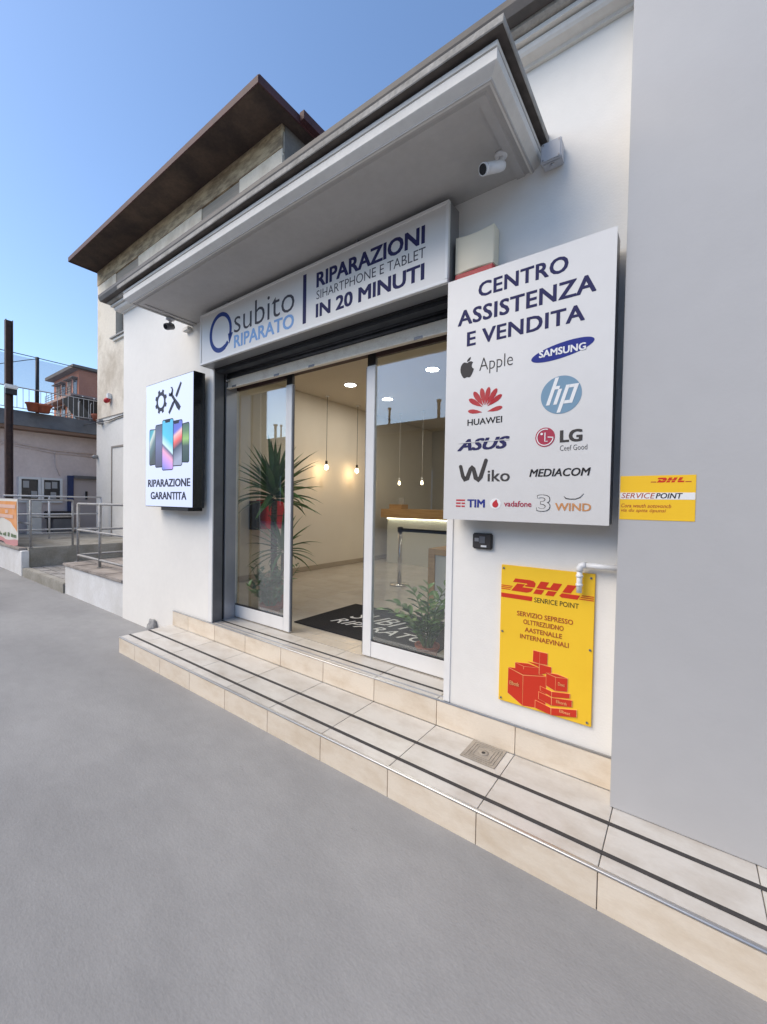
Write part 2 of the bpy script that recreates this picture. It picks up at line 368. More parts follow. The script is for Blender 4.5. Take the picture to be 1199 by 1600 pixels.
def text(s, x0, x1, z0, z1, y, m, parent, bold=0.0, shear=0.0, spacing=1.0, th=0.0012, floor_up=False):
    cu = bpy.data.curves.new('lettering', 'FONT'); cu.body = s; cu.size = 1.0; cu.resolution_u = 3
    cu.offset = min(bold, 0.0); cu.shear = shear; cu.space_character = spacing; cu.extrude = 0.01; cu.fill_mode = 'BOTH'
    to = bpy.data.objects.new('lettering_tmp', cu); C.objects.link(to)
    dg = bpy.context.evaluated_depsgraph_get(); dg.update()
    me = bpy.data.meshes.new_from_object(to.evaluated_get(dg))
    bpy.data.objects.remove(to); bpy.data.curves.remove(cu)
    if bold > 0:                       # heavier weight: the glyphs struck several times, each a hair prouder
        V0 = [v.co.copy() for v in me.vertices]; F0 = [tuple(p.vertices) for p in me.polygons]; V, F = [], []
        for k, (ox, oy) in enumerate(((-1, -0.6), (1, -0.6), (-1, 0.6), (1, 0.6), (0, 0))):
            n0 = len(V); V += [(c.x + ox * bold, c.y + oy * bold, c.z + (0.0016 * k if c.z > 0 else 0)) for c in V0]
            F += [tuple(i + n0 for i in f) for f in F0]
        bpy.data.meshes.remove(me); me = bpy.data.meshes.new('lettering'); me.from_pydata(V, [], F)
    xs = [v.co.x for v in me.vertices]; ys = [v.co.y for v in me.vertices]
    ax, bx, ay, by = min(xs), max(xs), min(ys), max(ys)
    sx, sz = (x1 - x0) / (bx - ax), (z1 - z0) / (by - ay)
    # one object for each word: cluster the faces at the gaps between words
    polys = sorted(((min(xs[i] for i in p.vertices), max(xs[i] for i in p.vertices), tuple(p.vertices)) for p in me.polygons))
    words, end = [], -1e9
    for lo_, hi_, f in polys:
        if lo_ > end + 0.17: words.append([])
        words[-1].append(f); end = max(end, hi_)
    co = [v.co.copy() for v in me.vertices]; bpy.data.meshes.remove(me)
    for fs_ in words:
        idx = {}; V, F = [], []
        for f in fs_:
            for i in f:
                if i not in idx:
                    idx[i] = len(V); c = co[i]; d = (c.z + 0.01) / 0.02 * th
                    X = (c.x - ax) * sx + x0; Z = (c.y - ay) * sz + z0
                    V.append((X, Z, y + d) if floor_up else (X, y - d, Z))
            F.append(tuple(idx[i] for i in f))
        obj('lettering', V, F, m, parent, fix=False)

# ------------------------------------------------------------------ ground
YW = 2.30            # plane of the shop front
G = -0.16            # ground level
ground = obj('ground', [(-400, -400, G), (400, -400, G), (400, 400, G), (-400, 400, G)], [(0, 1, 2, 3)], 'ground', fix=False)
tag(ground, kind='structure')

# ------------------------------------------------------------------ shop building
LZ = 0.167           # landing level
XL, XR = -3.87, -1.15
shop = thing('shop_building', 'white single-storey repair shop with a grey canopy over its glass doors', 'shop', (-3, 2.3, G))
boxes('wall', [(-5.89, XL, YW, 2.56, G - 0.1, 3.80), (XR, 0.6, YW, 2.56, G - 0.1, 3.80), (XL, XR, YW, 2.56, 2.72, 3.80), (XL, XR, YW + 0.05, 2.56, G - 0.1, LZ - 0.03)], 'wall_paint', shop)
box('side_wall', -5.89, -5.62, 2.562, 4.55, G - 0.1, 3.80, 'wall_paint', shop)
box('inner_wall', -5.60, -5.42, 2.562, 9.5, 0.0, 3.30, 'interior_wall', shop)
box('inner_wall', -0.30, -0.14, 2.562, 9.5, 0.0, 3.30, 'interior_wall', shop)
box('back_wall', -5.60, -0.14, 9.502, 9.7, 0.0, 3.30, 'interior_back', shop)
box('ceiling', -5.60, -0.14, 2.563, 9.7, 3.302, 3.45, 'ceiling_paint', shop)
box('roof', -5.89, 0.6, 2.301, 9.8, 3.80, 3.97, 'canopy_slab', shop)
box('skirting_board', -5.418, -5.40, 2.60, 9.48, LZ + 0.004, LZ + 0.085, 'skirting', shop)
# inner front lining (seen in reflections)
# canopy: mitred profile swept round three sides
IX0, IX1, IY = -4.18, -0.755, 1.735
def sweep(name, prof, m, parent, close=False):
    V, F = [], []
    n = len(prof)
    for o_, z in prof:
        V += [(IX0 - o_, YW, z), (IX0 - o_, IY - o_, z), (IX1 + o_, IY - o_, z), (IX1 + o_, YW, z)]
    for i in range(n - 1 if not close else n):
        a, b = i * 4, ((i + 1) % n) * 4
        for k in range(3): F.append((a + k, a + k + 1, b + k + 1, b + k))
    return obj(name, V, F, m, parent)
can = obj('canopy', bv(IX0 - 0.045, IX1 + 0.045, IY - 0.045, YW, 3.245, 3.345), BF, 'canopy_gap', shop)
sweep('soffit_border', [(-0.05, 3.244), (-0.05, 3.216), (-0.008, 3.216), (0.0, 3.225), (0.02, 3.225), (0.024, 3.214), (0.04, 3.214), (0.05, 3.244)], 'soffit_shade', can)
box('soffit', IX0 + 0.051, IX1 - 0.051, IY + 0.051, YW - 0.001, 3.226, 3.244, 'soffit_shade', can)
sweep('fascia', [(0.024, 3.2135), (0.032, 3.2135), (0.036, 3.216), (0.072, 3.243), (0.077, 3.248), (0.078, 3.291), (0.04, 3.293)], 'canopy_paint', can)
sweep('fascia_band', [(0.04, 3.303), (0.078, 3.302), (0.080, 3.320), (0.04, 3.322)], 'canopy_paint', can)
V, F = [], []
sweep('slab_underside', [(0.04, 3.336), (0.112, 3.334)], 'canopy_gap', can)  # dark sheet, shade below the slab edge put into the colour
prof = [(0.1125, 3.334), (0.116, 3.338), (0.117, 3.366), (0.110, 3.370)]
sweep('roof_slab', prof, 'canopy_slab', can)
obj('roof_sheet', [(IX0 - 0.11, IY - 0.11, 3.370), (IX1 + 0.11, IY - 0.11, 3.370), (IX1 + 0.11, YW, 3.385), (IX0 - 0.11, YW, 3.385)], [(0, 1, 2, 3)], 'canopy_slab', can)
# parapet cornice
def cornice(name, prof, x0, x1, m, ret=True):
    V, F = [], []; n = len(prof)
    for o_, z in prof:
        V += [(x1, YW - o_, z), (x0 - o_, YW - o_, z), (x0 - o_, 4.5, z)]
    for i in range(n - 1):
        a, b = i * 3, (i + 1) * 3
        for k in range(2): F.append((a + k, a + k + 1, b + k + 1, b + k))
    return obj(name, V, F, m, shop)
cornice('cornice', [(0.0, 3.776), (0.02, 3.776), (0.025, 3.79), (0.07, 3.80), (0.08, 3.812), (0.085, 3.835), (0.0, 3.84)], -5.89, -0.2475, 'canopy_paint')
cornice('cornice_band', [(0.0, 3.842), (0.11, 3.845), (0.112, 3.866), (0.06, 3.868)], -5.89, -0.2475, 'canopy_paint')
cornice('roof_edge', [(0.06, 3.870), (0.13, 3.874), (0.145, 3.885), (0.146, 3.93), (0.0, 3.975)], -5.89, -0.2475, 'canopy_slab')
cornice('gutter', [(0.147, 3.90), (0.20, 3.905), (0.215, 3.95), (0.215, 3.985), (0.14, 3.985)], -5.89, -0.2475, 'gutter_dark')

# door jambs and shutter
for side, xa, xb in ((0, XL, XL + 0.07), (1, XR - 0.045, XR)):
    box('corner_strip', xa + 0.001, xb, YW - 0.006, YW + 0.006, LZ + 0.002, 2.715, 'bright_alu', shop, bevel=0.002)
    box('jamb_panel', xa + 0.001, xb, YW + 0.007, 2.405, LZ + 0.002, 2.715, 'jamb_dark', shop)
    box('shutter_guide', xa + 0.001, xb - (0.02 if side == 0 else -0.0) - (0 if side == 0 else 0.0), 2.406, 2.434, LZ + 0.002, 2.715, 'black_plastic', shop)
    box('jamb_panel', xa + 0.001, xb, 2.435, 2.556, LZ + 0.002, 2.715, 'jamb_light', shop)
rs = thing('roller_shutter', 'dark rolled-up shutter with a scuffed cream bottom bar above the doors', 'shutter', (-2.5, 2.46, 2.53))
X0, X1 = XL + 0.072, XR - 0.047
bar = box('bottom_bar', X0 + 0.005, X1 - 0.005, 2.445, 2.475, 2.535, 2.632, 'shutter_bar', rs, bevel=0.004)
box('bar_lip', X0 + 0.006, X1 - 0.006, 2.432, 2.4445, 2.535, 2.546, 'shutter_bar', bar)
for x in (-3.70, -3.05, -2.6, -1.55): box('lock_notch', x, x + 0.07, 2.430, 2.4315, 2.533, 2.552, 'jamb_dark', bar)
for k in range(3):
    V, F = tube_geo([(X0 + 0.002, 2.452 + 0.005 * k, 2.655 + 0.034 * k), (X1 - 0.002, 2.452 + 0.005 * k, 2.655 + 0.034 * k)], 0.0195, 10)
    shade(obj('slat', V, F, 'shutter_dark', rs))
box('housing', X0, X1, 2.32, 2.405, 2.668, 2.712, 'shutter_dark', rs, bevel=0.006)
box('housing_lip', X0, X1, 2.300, 2.317, 2.690, 2.714, 'black_plastic', rs)
box('bar_latch', X0 - 0.0, X0 + 0.05, 2.425, 2.4445, 2.60, 2.626, 'steel', rs, bevel=0.004)
tube('latch_pin', [(X0 - 0.001, 2.42, 2.610), (X0 + 0.03, 2.42, 2.610)], 0.008, 'steel', rs)
box('header', XL + 0.0, XR - 0.0, 2.561, 2.64, 2.585, 2.715, 'rust_steel', shop)

def door(x0, x1, inner, label):
    d = thing('sliding_door', label, 'door', ((x0 + x1) / 2, 2.58, LZ))
    ya, yb = 2.565, 2.60
    zt = 2.58
    st = 0.085
    sx = (x1 - st, x1) if inner == 'R' else (x0, x0 + st)
    box('stile', sx[0], sx[1], ya, yb, LZ + 0.008, 2.485, 'bright_alu', d, bevel=0.003)
    box('stile_cap', sx[0] + 0.004, sx[1] - 0.002, ya + 0.004, yb - 0.004, 2.487, zt, 'black_plastic', d)
    ox = (x0, x0 + 0.05) if inner == 'R' else (x1 - 0.05, x1)
    box('stile', ox[0], ox[1], ya, yb, LZ + 0.008, zt, 'bright_alu', d, bevel=0.003)
    a, b = (ox[1] + 0.001, sx[0] - 0.001) if inner == 'R' else (sx[1] + 0.001, ox[0] - 0.001)
    box('bottom_rail', a, b, ya + 0.002, yb - 0.002, LZ + 0.008, 0.300, 'bright_alu', d, bevel=0.003)
    box('top_rail', a, b, ya + 0.002, yb - 0.002, 2.545, zt, 'rust_steel', d)
    box('glazing_bead', a, b, ya + 0.004, yb - 0.004, 0.3005, 0.309, 'black_plastic', d)
    box('pane', a - 0.0, b + 0.0, 2.578, 2.584, 0.3095, 2.5445, 'door_glass', d)
    sxx = sx[1] if inner == 'R' else sx[0]
    box('brush_seal', sxx - (0.0 if inner == 'R' else 0.012), sxx + (0.012 if inner == 'R' else 0.0), ya + 0.010, yb - 0.010, LZ + 0.02, 2.48, 'jamb_dark', d)
    return d
door(-3.868, -2.955, 'R', 'aluminium sliding glass door in front of the tall spiky plant')
door(-2.072, -1.152, 'L', 'aluminium sliding glass door beside the silver brand sign')

# ------------------------------------------------------------------ steps
JX = [-0.235 - 0.5 * k for k in range(0, 9)][::-1] + [0.265 + 0.5 * k for k in range(8)]
def tiles(parent, xs, y0, y1, z0, z1, m, g=0.0018, name='tile'):
    cache = {}
    for a, b in zip(xs[:-1], xs[1:]):
        key = round(b - a, 3)
        if key not in cache:
            o = box(name, a + g, b - g, y0 + g, y1 - g, z0, z1, m, parent, bevel=0.0012); cache[key] = o.data
        else:
            share(name, cache[key], ((a + b) / 2, (y0 + y1) / 2, (z0 + z1) / 2), parent)
st1 = thing('lower_step', 'wide lower step of beige tiles with two black grip strips', 'step', (-1.5, 1.76, G))
XS = [-4.588] + JX[1:] if JX[0] < -4.5 else [-4.588] + JX
XS = [-4.588] + [x for x in JX if x > -4.5]
box('core', -4.580, 3.765, 1.772, 2.286, G - 0.05, -0.011, 'grout', st1)
tiles(st1, XS, 1.774, 2.286, -0.010, 0.0, 'tread_tile')
def riser_tiles(parent, xs, yf, z0, z1):
    cache = {}
    for a, b in zip(xs[:-1], xs[1:]):
        key = round(b - a, 3)
        if key not in cache:
            cache[key] = box('riser_tile', a + 0.0018, b - 0.0018, yf, yf + 0.010, z0, z1, 'riser_tile', parent, bevel=0.0012).data
        else:
            share('riser_tile', cache[key], ((a + b) / 2, yf + 0.005, (z0 + z1) / 2), parent)
riser_tiles(st1, XS, 1.7605, G - 0.02, -0.012)
box('end_tile', -4.592, -4.582, 1.774, 2.284, G - 0.02, -0.012, 'riser_tile', st1)
tube('nosing_strip', [(-4.59, 1.764, -0.006), (3.765, 1.764, -0.006)], 0.0062, 'nosing_metal', st1, n=10)
box('nosing_flange', -4.59, 3.765, 1.765, 1.7735, -0.004, 0.0012, 'nosing_metal', st1)
for y in (1.855, 2.045): box('grip_strip', -4.60 + 0.02, 3.765, y - 0.010, y + 0.010, 0.0006, 0.0036, 'strip_black', st1)

st2 = thing('upper_step', 'upper tiled step and door sill running along the shop front', 'step', (-2.4, 2.29, 0))
XS2 = [-4.565] + [x for x in JX if -4.5 < x < -0.3] + [-0.245]
riser_tiles(st2, XS2, 2.287, 0.001, 0.158)
box('core', XL + 0.001, XR - 0.001, 2.2985, 2.345, 0.0, 0.156, 'grout', st2)
box('core', XL + 0.001, XR - 0.001, 2.346, 2.56, LZ - 0.029, 0.156, 'grout', st2)
XS3 = [XL + 0.002] + [x for x in JX if XL + 0.06 < x < XR - 0.05] + [XR - 0.002]
tiles(st2, XS3, 2.298, 2.56, 0.157, LZ, 'tread_tile')
tube('nosing_strip', [(-4.565, 2.290, 0.163), (-0.249, 2.290, 0.163)], 0.0055, 'nosing_metal', st2, n=10)
box('nosing_flange', -4.565, -0.249, 2.2875, 2.2985, 0.1635, LZ + 0.001, 'nosing_metal', st2)
box('grip_strip', XL + 0.075, XR - 0.05, 2.396, 2.412, LZ + 0.0006, LZ + 0.004, 'strip_black', st2)
box('sill_track', XL + 0.075, XR - 0.05, 2.330, 2.342, LZ + 0.0006, LZ + 0.003, 'jamb_light', st2)

# drain cover
dr = thing('drain_cover', 'small square beige drain cover set into the lower step', 'drain cover', (-0.878, 2.19, 0))
box('frame', -0.978, -0.778, 2.092, 2.284, 0.0006, 0.004, 'drain', dr, bevel=0.001)
for k, r in enumerate((0.082, 0.066, 0.05)):
    for (a, b, c, d) in ((-r, r, -r, -r + 0.006), (-r, r, r - 0.006, r), (-r, -r + 0.006, -r + 0.006, r - 0.006), (r - 0.006, r, -r + 0.006, r - 0.006)):
        box('rib', -0.878 + a, -0.878 + b, 2.188 + c, 2.188 + d, 0.0041, 0.0062, 'drain', dr)
lathe('hole_ring', [(0.028, 0), (0.028, 0.002), (0.012, 0.0022)], (-0.878, 2.188, 0.0041), 'drain', dr, n=16)
lathe('hole', [(0.011, 0), (0.011, 0.0026)], (-0.878, 2.188, 0.0041), 'black_plastic', dr, n=12)

# ------------------------------------------------------------------ grey projecting wall on the right
pan = box('wall_panel', -0.247, 4.2, 2.164, 2.2995, 0.002, 6.0, 'grey_panel', None, bevel=0.003)
tag(pan, 'tall plain light grey wall slab at the right edge of the shop', 'wall')

# ------------------------------------------------------------------ long fascia sign
fs = thing('fascia_sign', 'long white lightbox sign under the canopy reading subito riparato', 'sign', (-2.5, 2.3, 2.70))
A0, A1, B0, B1, FY = -3.832, -1.157, 2.70, 3.178, 2.17
box('housing', A0 + 0.004, A1 - 0.004, FY + 0.006, YW - 0.002, B0 + 0.004, B1 - 0.004, 'sign_edge', fs)
fc = box('face', A0 + 0.02, A1 - 0.02, FY + 0.001, FY + 0.0055, B0 + 0.02, B1 - 0.02, 'sign_face', fs)
for a, b, c, d in ((A0, A1, B0, B0 + 0.02), (A0, A1, B1 - 0.02, B1), (A0, A0 + 0.02, B0 + 0.0205, B1 - 0.0205), (A1 - 0.02, A1, B0 + 0.0205, B1 - 0.0205)):
    box('frame', a, b, FY - 0.005, FY + 0.02, c, d, 'bright_alu', fs, bevel=0.002)
for a, b, c, d in ((A0, A1, B0, B0 + 0.003), (A1 - 0.003, A1, B0 + 0.004, B1), (A0, A0 + 0.003, B0 + 0.004, B1)):
    box('side_trim', a, b, FY + 0.0205, YW - 0.001, c, d, 'sign_edge', fs)
for x in (-3.45, -1.9): box('hanger', x, x + 0.02, FY + 0.03, FY + 0.05, B1 - 0.004, 3.226, 'sign_edge', fs)
y = FY + 0.001
# circular arrow
cx, cz = -3.492, 2.945
pts = [(cx + 0.160 * math.cos(t), cz + 0.162 * math.sin(t)) for t in [R(-20) + (R(318) - 0) * k / 44 for k in range(45)]]
strokes('arrow_ring', pts, [0.044 - 0.010 * (1 - k / 44) for k in range(45)], y, 'ink_blue', fs)
flat('arrow_head', [(-3.372, 2.905), (-3.296, 2.905), (-3.352, 2.812)], y, 'ink_blue', fs)
strokes('arrow_tail', [(cx + 0.160 * math.cos(t), cz + 0.162 * math.sin(t)) for t in [R(-62) + R(20) * k / 6 for k in range(7)]], 0.036, y, 'ink_blue', fs)
text('subito', -3.279, -2.488, 2.888, 3.094, y, 'ink_grey', fs, bold=-0.008)
text('RIPARATO', -3.278, -2.490, 2.755, 2.868, y, 'ink_sky', fs, bold=0.022)
flat('divider', [(-2.391, 2.754), (-2.355, 2.754), (-2.355, 3.122), (-2.391, 3.122)], y, 'ink_navy', fs)
text('RIPARAZIONI', -2.247, -1.319, 2.985, 3.095, y, 'ink_navy', fs, bold=0.03)
text('SIHARTPHONE E TABLET', -2.245, -1.313, 2.899, 2.962, y, 'ink_grey', fs, bold=-0.006)
text('IN 20 MINUTI', -2.250, -1.318, 2.766, 2.867, y, 'ink_navy', fs, bold=0.03)

# ------------------------------------------------------------------ brand board
bs = thing('brand_board', 'large silver sign board headed CENTRO ASSISTENZA E VENDITA with brand logos', 'sign', (-0.7, 2.3, 1.315))
BY = 2.13
box('panel', -1.132, -0.280, BY, BY + 0.004, 1.315, 2.672, 'sign_silver', bs)
box('tray', -1.128, -0.284, BY + 0.0045, 2.255, 1.319, 2.668, 'sign_edge', bs)
for x in (-1.0, -0.42): box('mount_rail', x, x + 0.04, 2.256, YW - 0.001, 1.40, 2.60, 'sign_edge', bs)
y = BY
text('CENTRO', -0.945, -0.485, 2.535, 2.615, y, 'ink_navy', bs, bold=0.024, spacing=1.05)
text('ASSISTENZA', -1.065, -0.360, 2.404, 2.489, y, 'ink_navy', bs, bold=0.024, spacing=1.05)
text('E VENDITA', -1.007, -0.406, 2.281, 2.360, y, 'ink_navy', bs, bold=0.024, spacing=1.05)
# fruit logo with a bite
def fruit(cx, cz, s):
    p = [(0.0, 0.80), (0.12, 0.86), (0.30, 0.93), (0.52, 0.90), (0.70, 0.76), (0.60, 0.66), (0.53, 0.48), (0.56, 0.28), (0.66, 0.13), (0.80, 0.04),
         (0.72, -0.22), (0.58, -0.52), (0.42, -0.76), (0.26, -0.84), (0.12, -0.79), (0.0, -0.76), (-0.12, -0.79), (-0.28, -0.85), (-0.46, -0.76), (-0.64, -0.48),
         (-0.78, -0.12), (-0.82, 0.22), (-0.76, 0.56), (-0.60, 0.80), (-0.38, 0.93), (-0.16, 0.87)]
    return [(cx + x * s, cz + z * s) for x, z in p]
flat('fruit_logo', fruit(-1.002, 2.150, 0.050), y, 'ink_mid', bs)
flat('fruit_leaf', [(-1.004, 2.196), (-1.001, 2.207), (-0.992, 2.216), (-0.982, 2.220), (-0.982, 2.210), (-0.989, 2.200)], y, 'ink_mid', bs)
text('Apple', -0.930, -0.745, 2.111, 2.201, y, 'ink_mid', bs, bold=-0.012)
flat('oval_logo', ell(-0.506, 2.160, 0.146, 0.037, 56, tilt=R(9)), y, 'ink_royal', bs)
text('SAMSUNG', -0.612, -0.397, 2.141, 2.176, y - 0.0012, 'ink_white', bs, bold=0.03)
# disc logo with slanted letters
flat('disc_logo', ell(-0.504, 1.944, 0.094, 0.092, 56), y, 'ink_hp', bs)
yy = y - 0.0012
def para(x, z0, z1, wd, sl=0.32): return [(x + sl * (z0 - 1.944), z0), (x + wd + sl * (z0 - 1.944), z0), (x + wd + sl * (z1 - 1.944), z1), (x + sl * (z1 - 1.944), z1)]
flat('logo_letter', para(-0.558, 1.899, 2.030, 0.017), yy, 'ink_white', bs)
flat('logo_letter', para(-0.541, 1.973, 1.988, 0.020), yy, 'ink_white', bs)
flat('logo_letter', para(-0.524, 1.899, 1.9725, 0.017), yy, 'ink_white', bs)
flat('logo_letter', para(-0.494, 1.858, 1.988, 0.017), yy, 'ink_white', bs)
flat('logo_letter', para(-0.476, 1.973, 1.988, 0.022), yy, 'ink_white', bs)
flat('logo_letter', para(-0.476, 1.899, 1.914, 0.022), yy, 'ink_white', bs)
flat('logo_letter', para(-0.4535, 1.899, 1.988, 0.017), yy, 'ink_white', bs)
# petal logo
px0, pz0 = -0.893, 1.926
for a, ln, wd in ((10, 0.100, 0.024), (33, 0.112, 0.028), (56, 0.118, 0.030), (79, 0.114, 0.028), (101, 0.114, 0.028), (124, 0.118, 0.030), (147, 0.112, 0.028), (170, 0.100, 0.024)):
    t = R(a); d = Vector((math.cos(t), math.sin(t))); nn = Vector((-d.y, d.x))
    prof = [(0.16, 0.02), (0.45, 0.36), (0.7, 0.50), (0.88, 0.40), (0.97, 0.2), (1.0, 0.0), (0.97, -0.2), (0.88, -0.40), (0.7, -0.50), (0.45, -0.36), (0.16, -0.02)]
    off = Vector((0, -0.022 if a in (10, 170) else 0.0))
    flat('petal', [tuple(Vector((px0, pz0)) + off + d * (u * ln) + nn * (v * wd)) for u, v in prof], y, 'ink_petal', bs)
text('HUAWEI', -0.993, -0.795, 1.840, 1.874, y, 'ink_dark', bs, bold=0.012)
text('ASUS', -1.051, -0.752, 1.701, 1.766, y, 'ink_navy', bs, bold=0.035, shear=0.35)
flat('logo_cut', [(-1.045, 1.7445), (-0.755, 1.7445), (-0.755, 1.7485), (-1.045, 1.7485)], y - 0.0012, 'sign_silver', bs)
flat('round_logo', ell(-0.573, 1.743, 0.047, 0.048, 40), y, 'ink_crimson', bs)
strokes('logo_ring', [(-0.573 + 0.039 * math.cos(t), 1.743 + 0.040 * math.sin(t)) for t in [R(70) + R(285) * k / 30 for k in range(31)]] + [(-0.560, 1.743)], 0.0045, y - 0.0012, 'ink_white', bs)
strokes('logo_nose', [(-0.573, 1.766), (-0.573, 1.722), (-0.560, 1.722)], 0.0045, y - 0.0012, 'ink_white', bs)
flat('logo_eye', ell(-0.589, 1.760, 0.006, 0.006, 14), y - 0.0012, 'ink_white', bs)
text('LG', -0.503, -0.402, 1.711, 1.771, y, 'ink_mid', bs, bold=0.04)
text("Ceef Good", -0.501, -0.380, 1.671, 1.697, y, 'ink_mid', bs, bold=-0.012)
strokes('w_logo', [(-1.028, 1.612), (-1.014, 1.560), (-1.000, 1.540), (-0.988, 1.545), (-0.968, 1.600), (-0.960, 1.609), (-0.951, 1.600), (-0.936, 1.548), (-0.922, 1.538), (-0.908, 1.552), (-0.880, 1.640)],
        [0.020, 0.022, 0.026, 0.026, 0.022, 0.022, 0.022, 0.026, 0.028, 0.024, 0.021], y, 'ink_mid', bs)
flat('w_logo_end', ell(-0.8795, 1.642, 0.0105, 0.0105, 16), y - 0.0006, 'ink_mid', bs)
flat('w_logo_end', ell(-1.0285, 1.614, 0.0100, 0.0100, 16), y - 0.0006, 'ink_mid', bs)
text('iko', -0.868, -0.746, 1.527, 1.590, y, 'ink_mid', bs, bold=0.012)
text('MEDIACOM', -0.645, -0.362, 1.547, 1.586, y, 'ink_dark', bs, bold=0.02, shear=0.2)
for k in range(3):
    z = 1.387 + 0.017 * k
    for a, b in (((-1.052, -0.998),), ((-1.052, -1.024), (-1.018, -0.998)), ((-1.052, -1.026), (-1.020, -0.998)))[2 - k] if k else ((-1.052, -1.024), (-1.018, -0.998)):
        flat('logo_bar', [(a, z), (b, z), (b, z + 0.008), (a, z + 0.008)], y, 'ink_red', bs)
text('TIM', -0.983, -0.880, 1.386, 1.430, y, 'ink_royal', bs, bold=0.03)
flat('drop_disc', ell(-0.821, 1.408, 0.0300, 0.0290, 32), y, 'ink_white', bs)
flat('drop_logo', [(-0.821 + 0.0165 * math.cos(t), 1.404 + 0.0165 * math.sin(t)) for t in [R(125) + R(280) * k / 20 for k in range(21)]] + [(-0.813, 1.428), (-0.816, 1.430), (-0.824, 1.424)], y - 0.0012, 'ink_red', bs)
text('vadafone', -0.773, -0.631, 1.394, 1.424, y, 'ink_crimson', bs, bold=0.014)
text('3', -0.606, -0.539, 1.372, 1.457, y, 'ink_dark', bs, bold=0.03)
text('3', -0.6035, -0.5415, 1.3745, 1.4545, y - 0.0012, 'sign_silver', bs, bold=0.008)
text('WIND', -0.517, -0.356, 1.379, 1.416, y, 'ink_orange', bs, bold=0.02)
strokes('swoosh', [(-0.477, 1.449), (-0.468, 1.439), (-0.450, 1.436), (-0.425, 1.436), (-0.405, 1.444), (-0.389, 1.462)], [0.002, 0.005, 0.004, 0.004, 0.004, 0.002], y, 'ink_dark', bs)

# ------------------------------------------------------------------ yellow parcel sign
ys = thing('parcel_sign', 'yellow parcel service sign with red boxes screwed to the white wall', 'sign', (-0.595, 2.30, 0.286))
y = 2.287
box('plate', -0.836, -0.354, y, YW - 0.001, 0.286, 1.063, 'yellow', ys, bevel=0.0015)
def rp(name, poly, m='dhl_red', yo=0.0): return flat(name, poly, y - yo, m, ys)
rp('logo_letter', [(-0.755, 0.993), (-0.676, 0.993), (-0.655, 0.990), (-0.644, 0.978), (-0.648, 0.960), (-0.652, 0.955), (-0.703, 0.955), (-0.698, 0.964), (-0.687, 0.967), (-0.693, 0.972), (-0.768, 0.972)])
rp('logo_letter', [(-0.744, 0.966), (-0.701, 0.966), (-0.715, 0.949), (-0.655, 0.949), (-0.668, 0.930), (-0.690, 0.922), (-0.777, 0.922)])
rp('logo_letter', [(-0.617, 0.993), (-0.574, 0.993), (-0.590, 0.966), (-0.568, 0.966), (-0.552, 0.993), (-0.509, 0.993), (-0.532, 0.953), (-0.640, 0.953)])
rp('logo_letter', [(-0.641, 0.948), (-0.598, 0.948), (-0.613, 0.922), (-0.656, 0.922)])
rp('logo_letter', [(-0.578, 0.948), (-0.535, 0.948), (-0.550, 0.922), (-0.593, 0.922)])
rp('logo_letter', [(-0.482, 0.993), (-0.439, 0.993), (-0.466, 0.950), (-0.508, 0.950)])
rp('logo_letter', [(-0.509, 0.945), (-0.421, 0.945), (-0.434, 0.922), (-0.510, 0.922), (-0.522, 0.930)])
for k in range(3):
    z = 0.925 + 0.0095 * k
    rp('logo_line', [(-0.834, z), (-0.783 + 0.006 * k, z), (-0.781 + 0.006 * k, z + 0.0045), (-0.834, z + 0.0045)])
    rp('logo_line', [(-0.426 + 0.006 * k, z), (-0.357, z), (-0.357, z + 0.0045), (-0.424 + 0.006 * k, z + 0.0045)])
rp('red_bar', [(-0.834, 0.879), (-0.662, 0.879), (-0.660, 0.903), (-0.834, 0.903)])
text('SENRICE POINT', -0.649, -0.426, 0.876, 0.902, y, 'ink_dark', ys, bold=0.0)
text('SERVIZIO SEPRESSO', -0.741, -0.451, 0.788, 0.814, y, 'dhl_brown', ys, bold=0.012)
text('OLTTREZUIDNO', -0.705, -0.496, 0.747, 0.773, y, 'dhl_brown', ys, bold=0.012)
text('AASTENALLE', -0.696, -0.503, 0.705, 0.730, y, 'dhl_brown', ys, bold=0.012)
text('INTERNAEVINALI', -0.721, -0.469, 0.664, 0.689, y, 'dhl_brown', ys, bold=0.012)
def shrink(p, d):
    cx = sum(a for a, b in p) / len(p); cz = sum(b for a, b in p) / len(p)
    out = []
    for a, b in p:
        v = Vector((cx - a, cz - b)); out.append((a + v.x / v.length * d, b + v.y / v.length * d))
    return out
K = [0]
def carton(p):
    K[0] += 1
    o = 0.0003 + 0.0002 * K[0]
    flat('parcel_outline', shrink(p, -0.0012), y, 'peach', ys, th=o)
    flat('parcel', shrink(p, 0.0016), y - o, 'dhl_red', ys, th=0.0007)
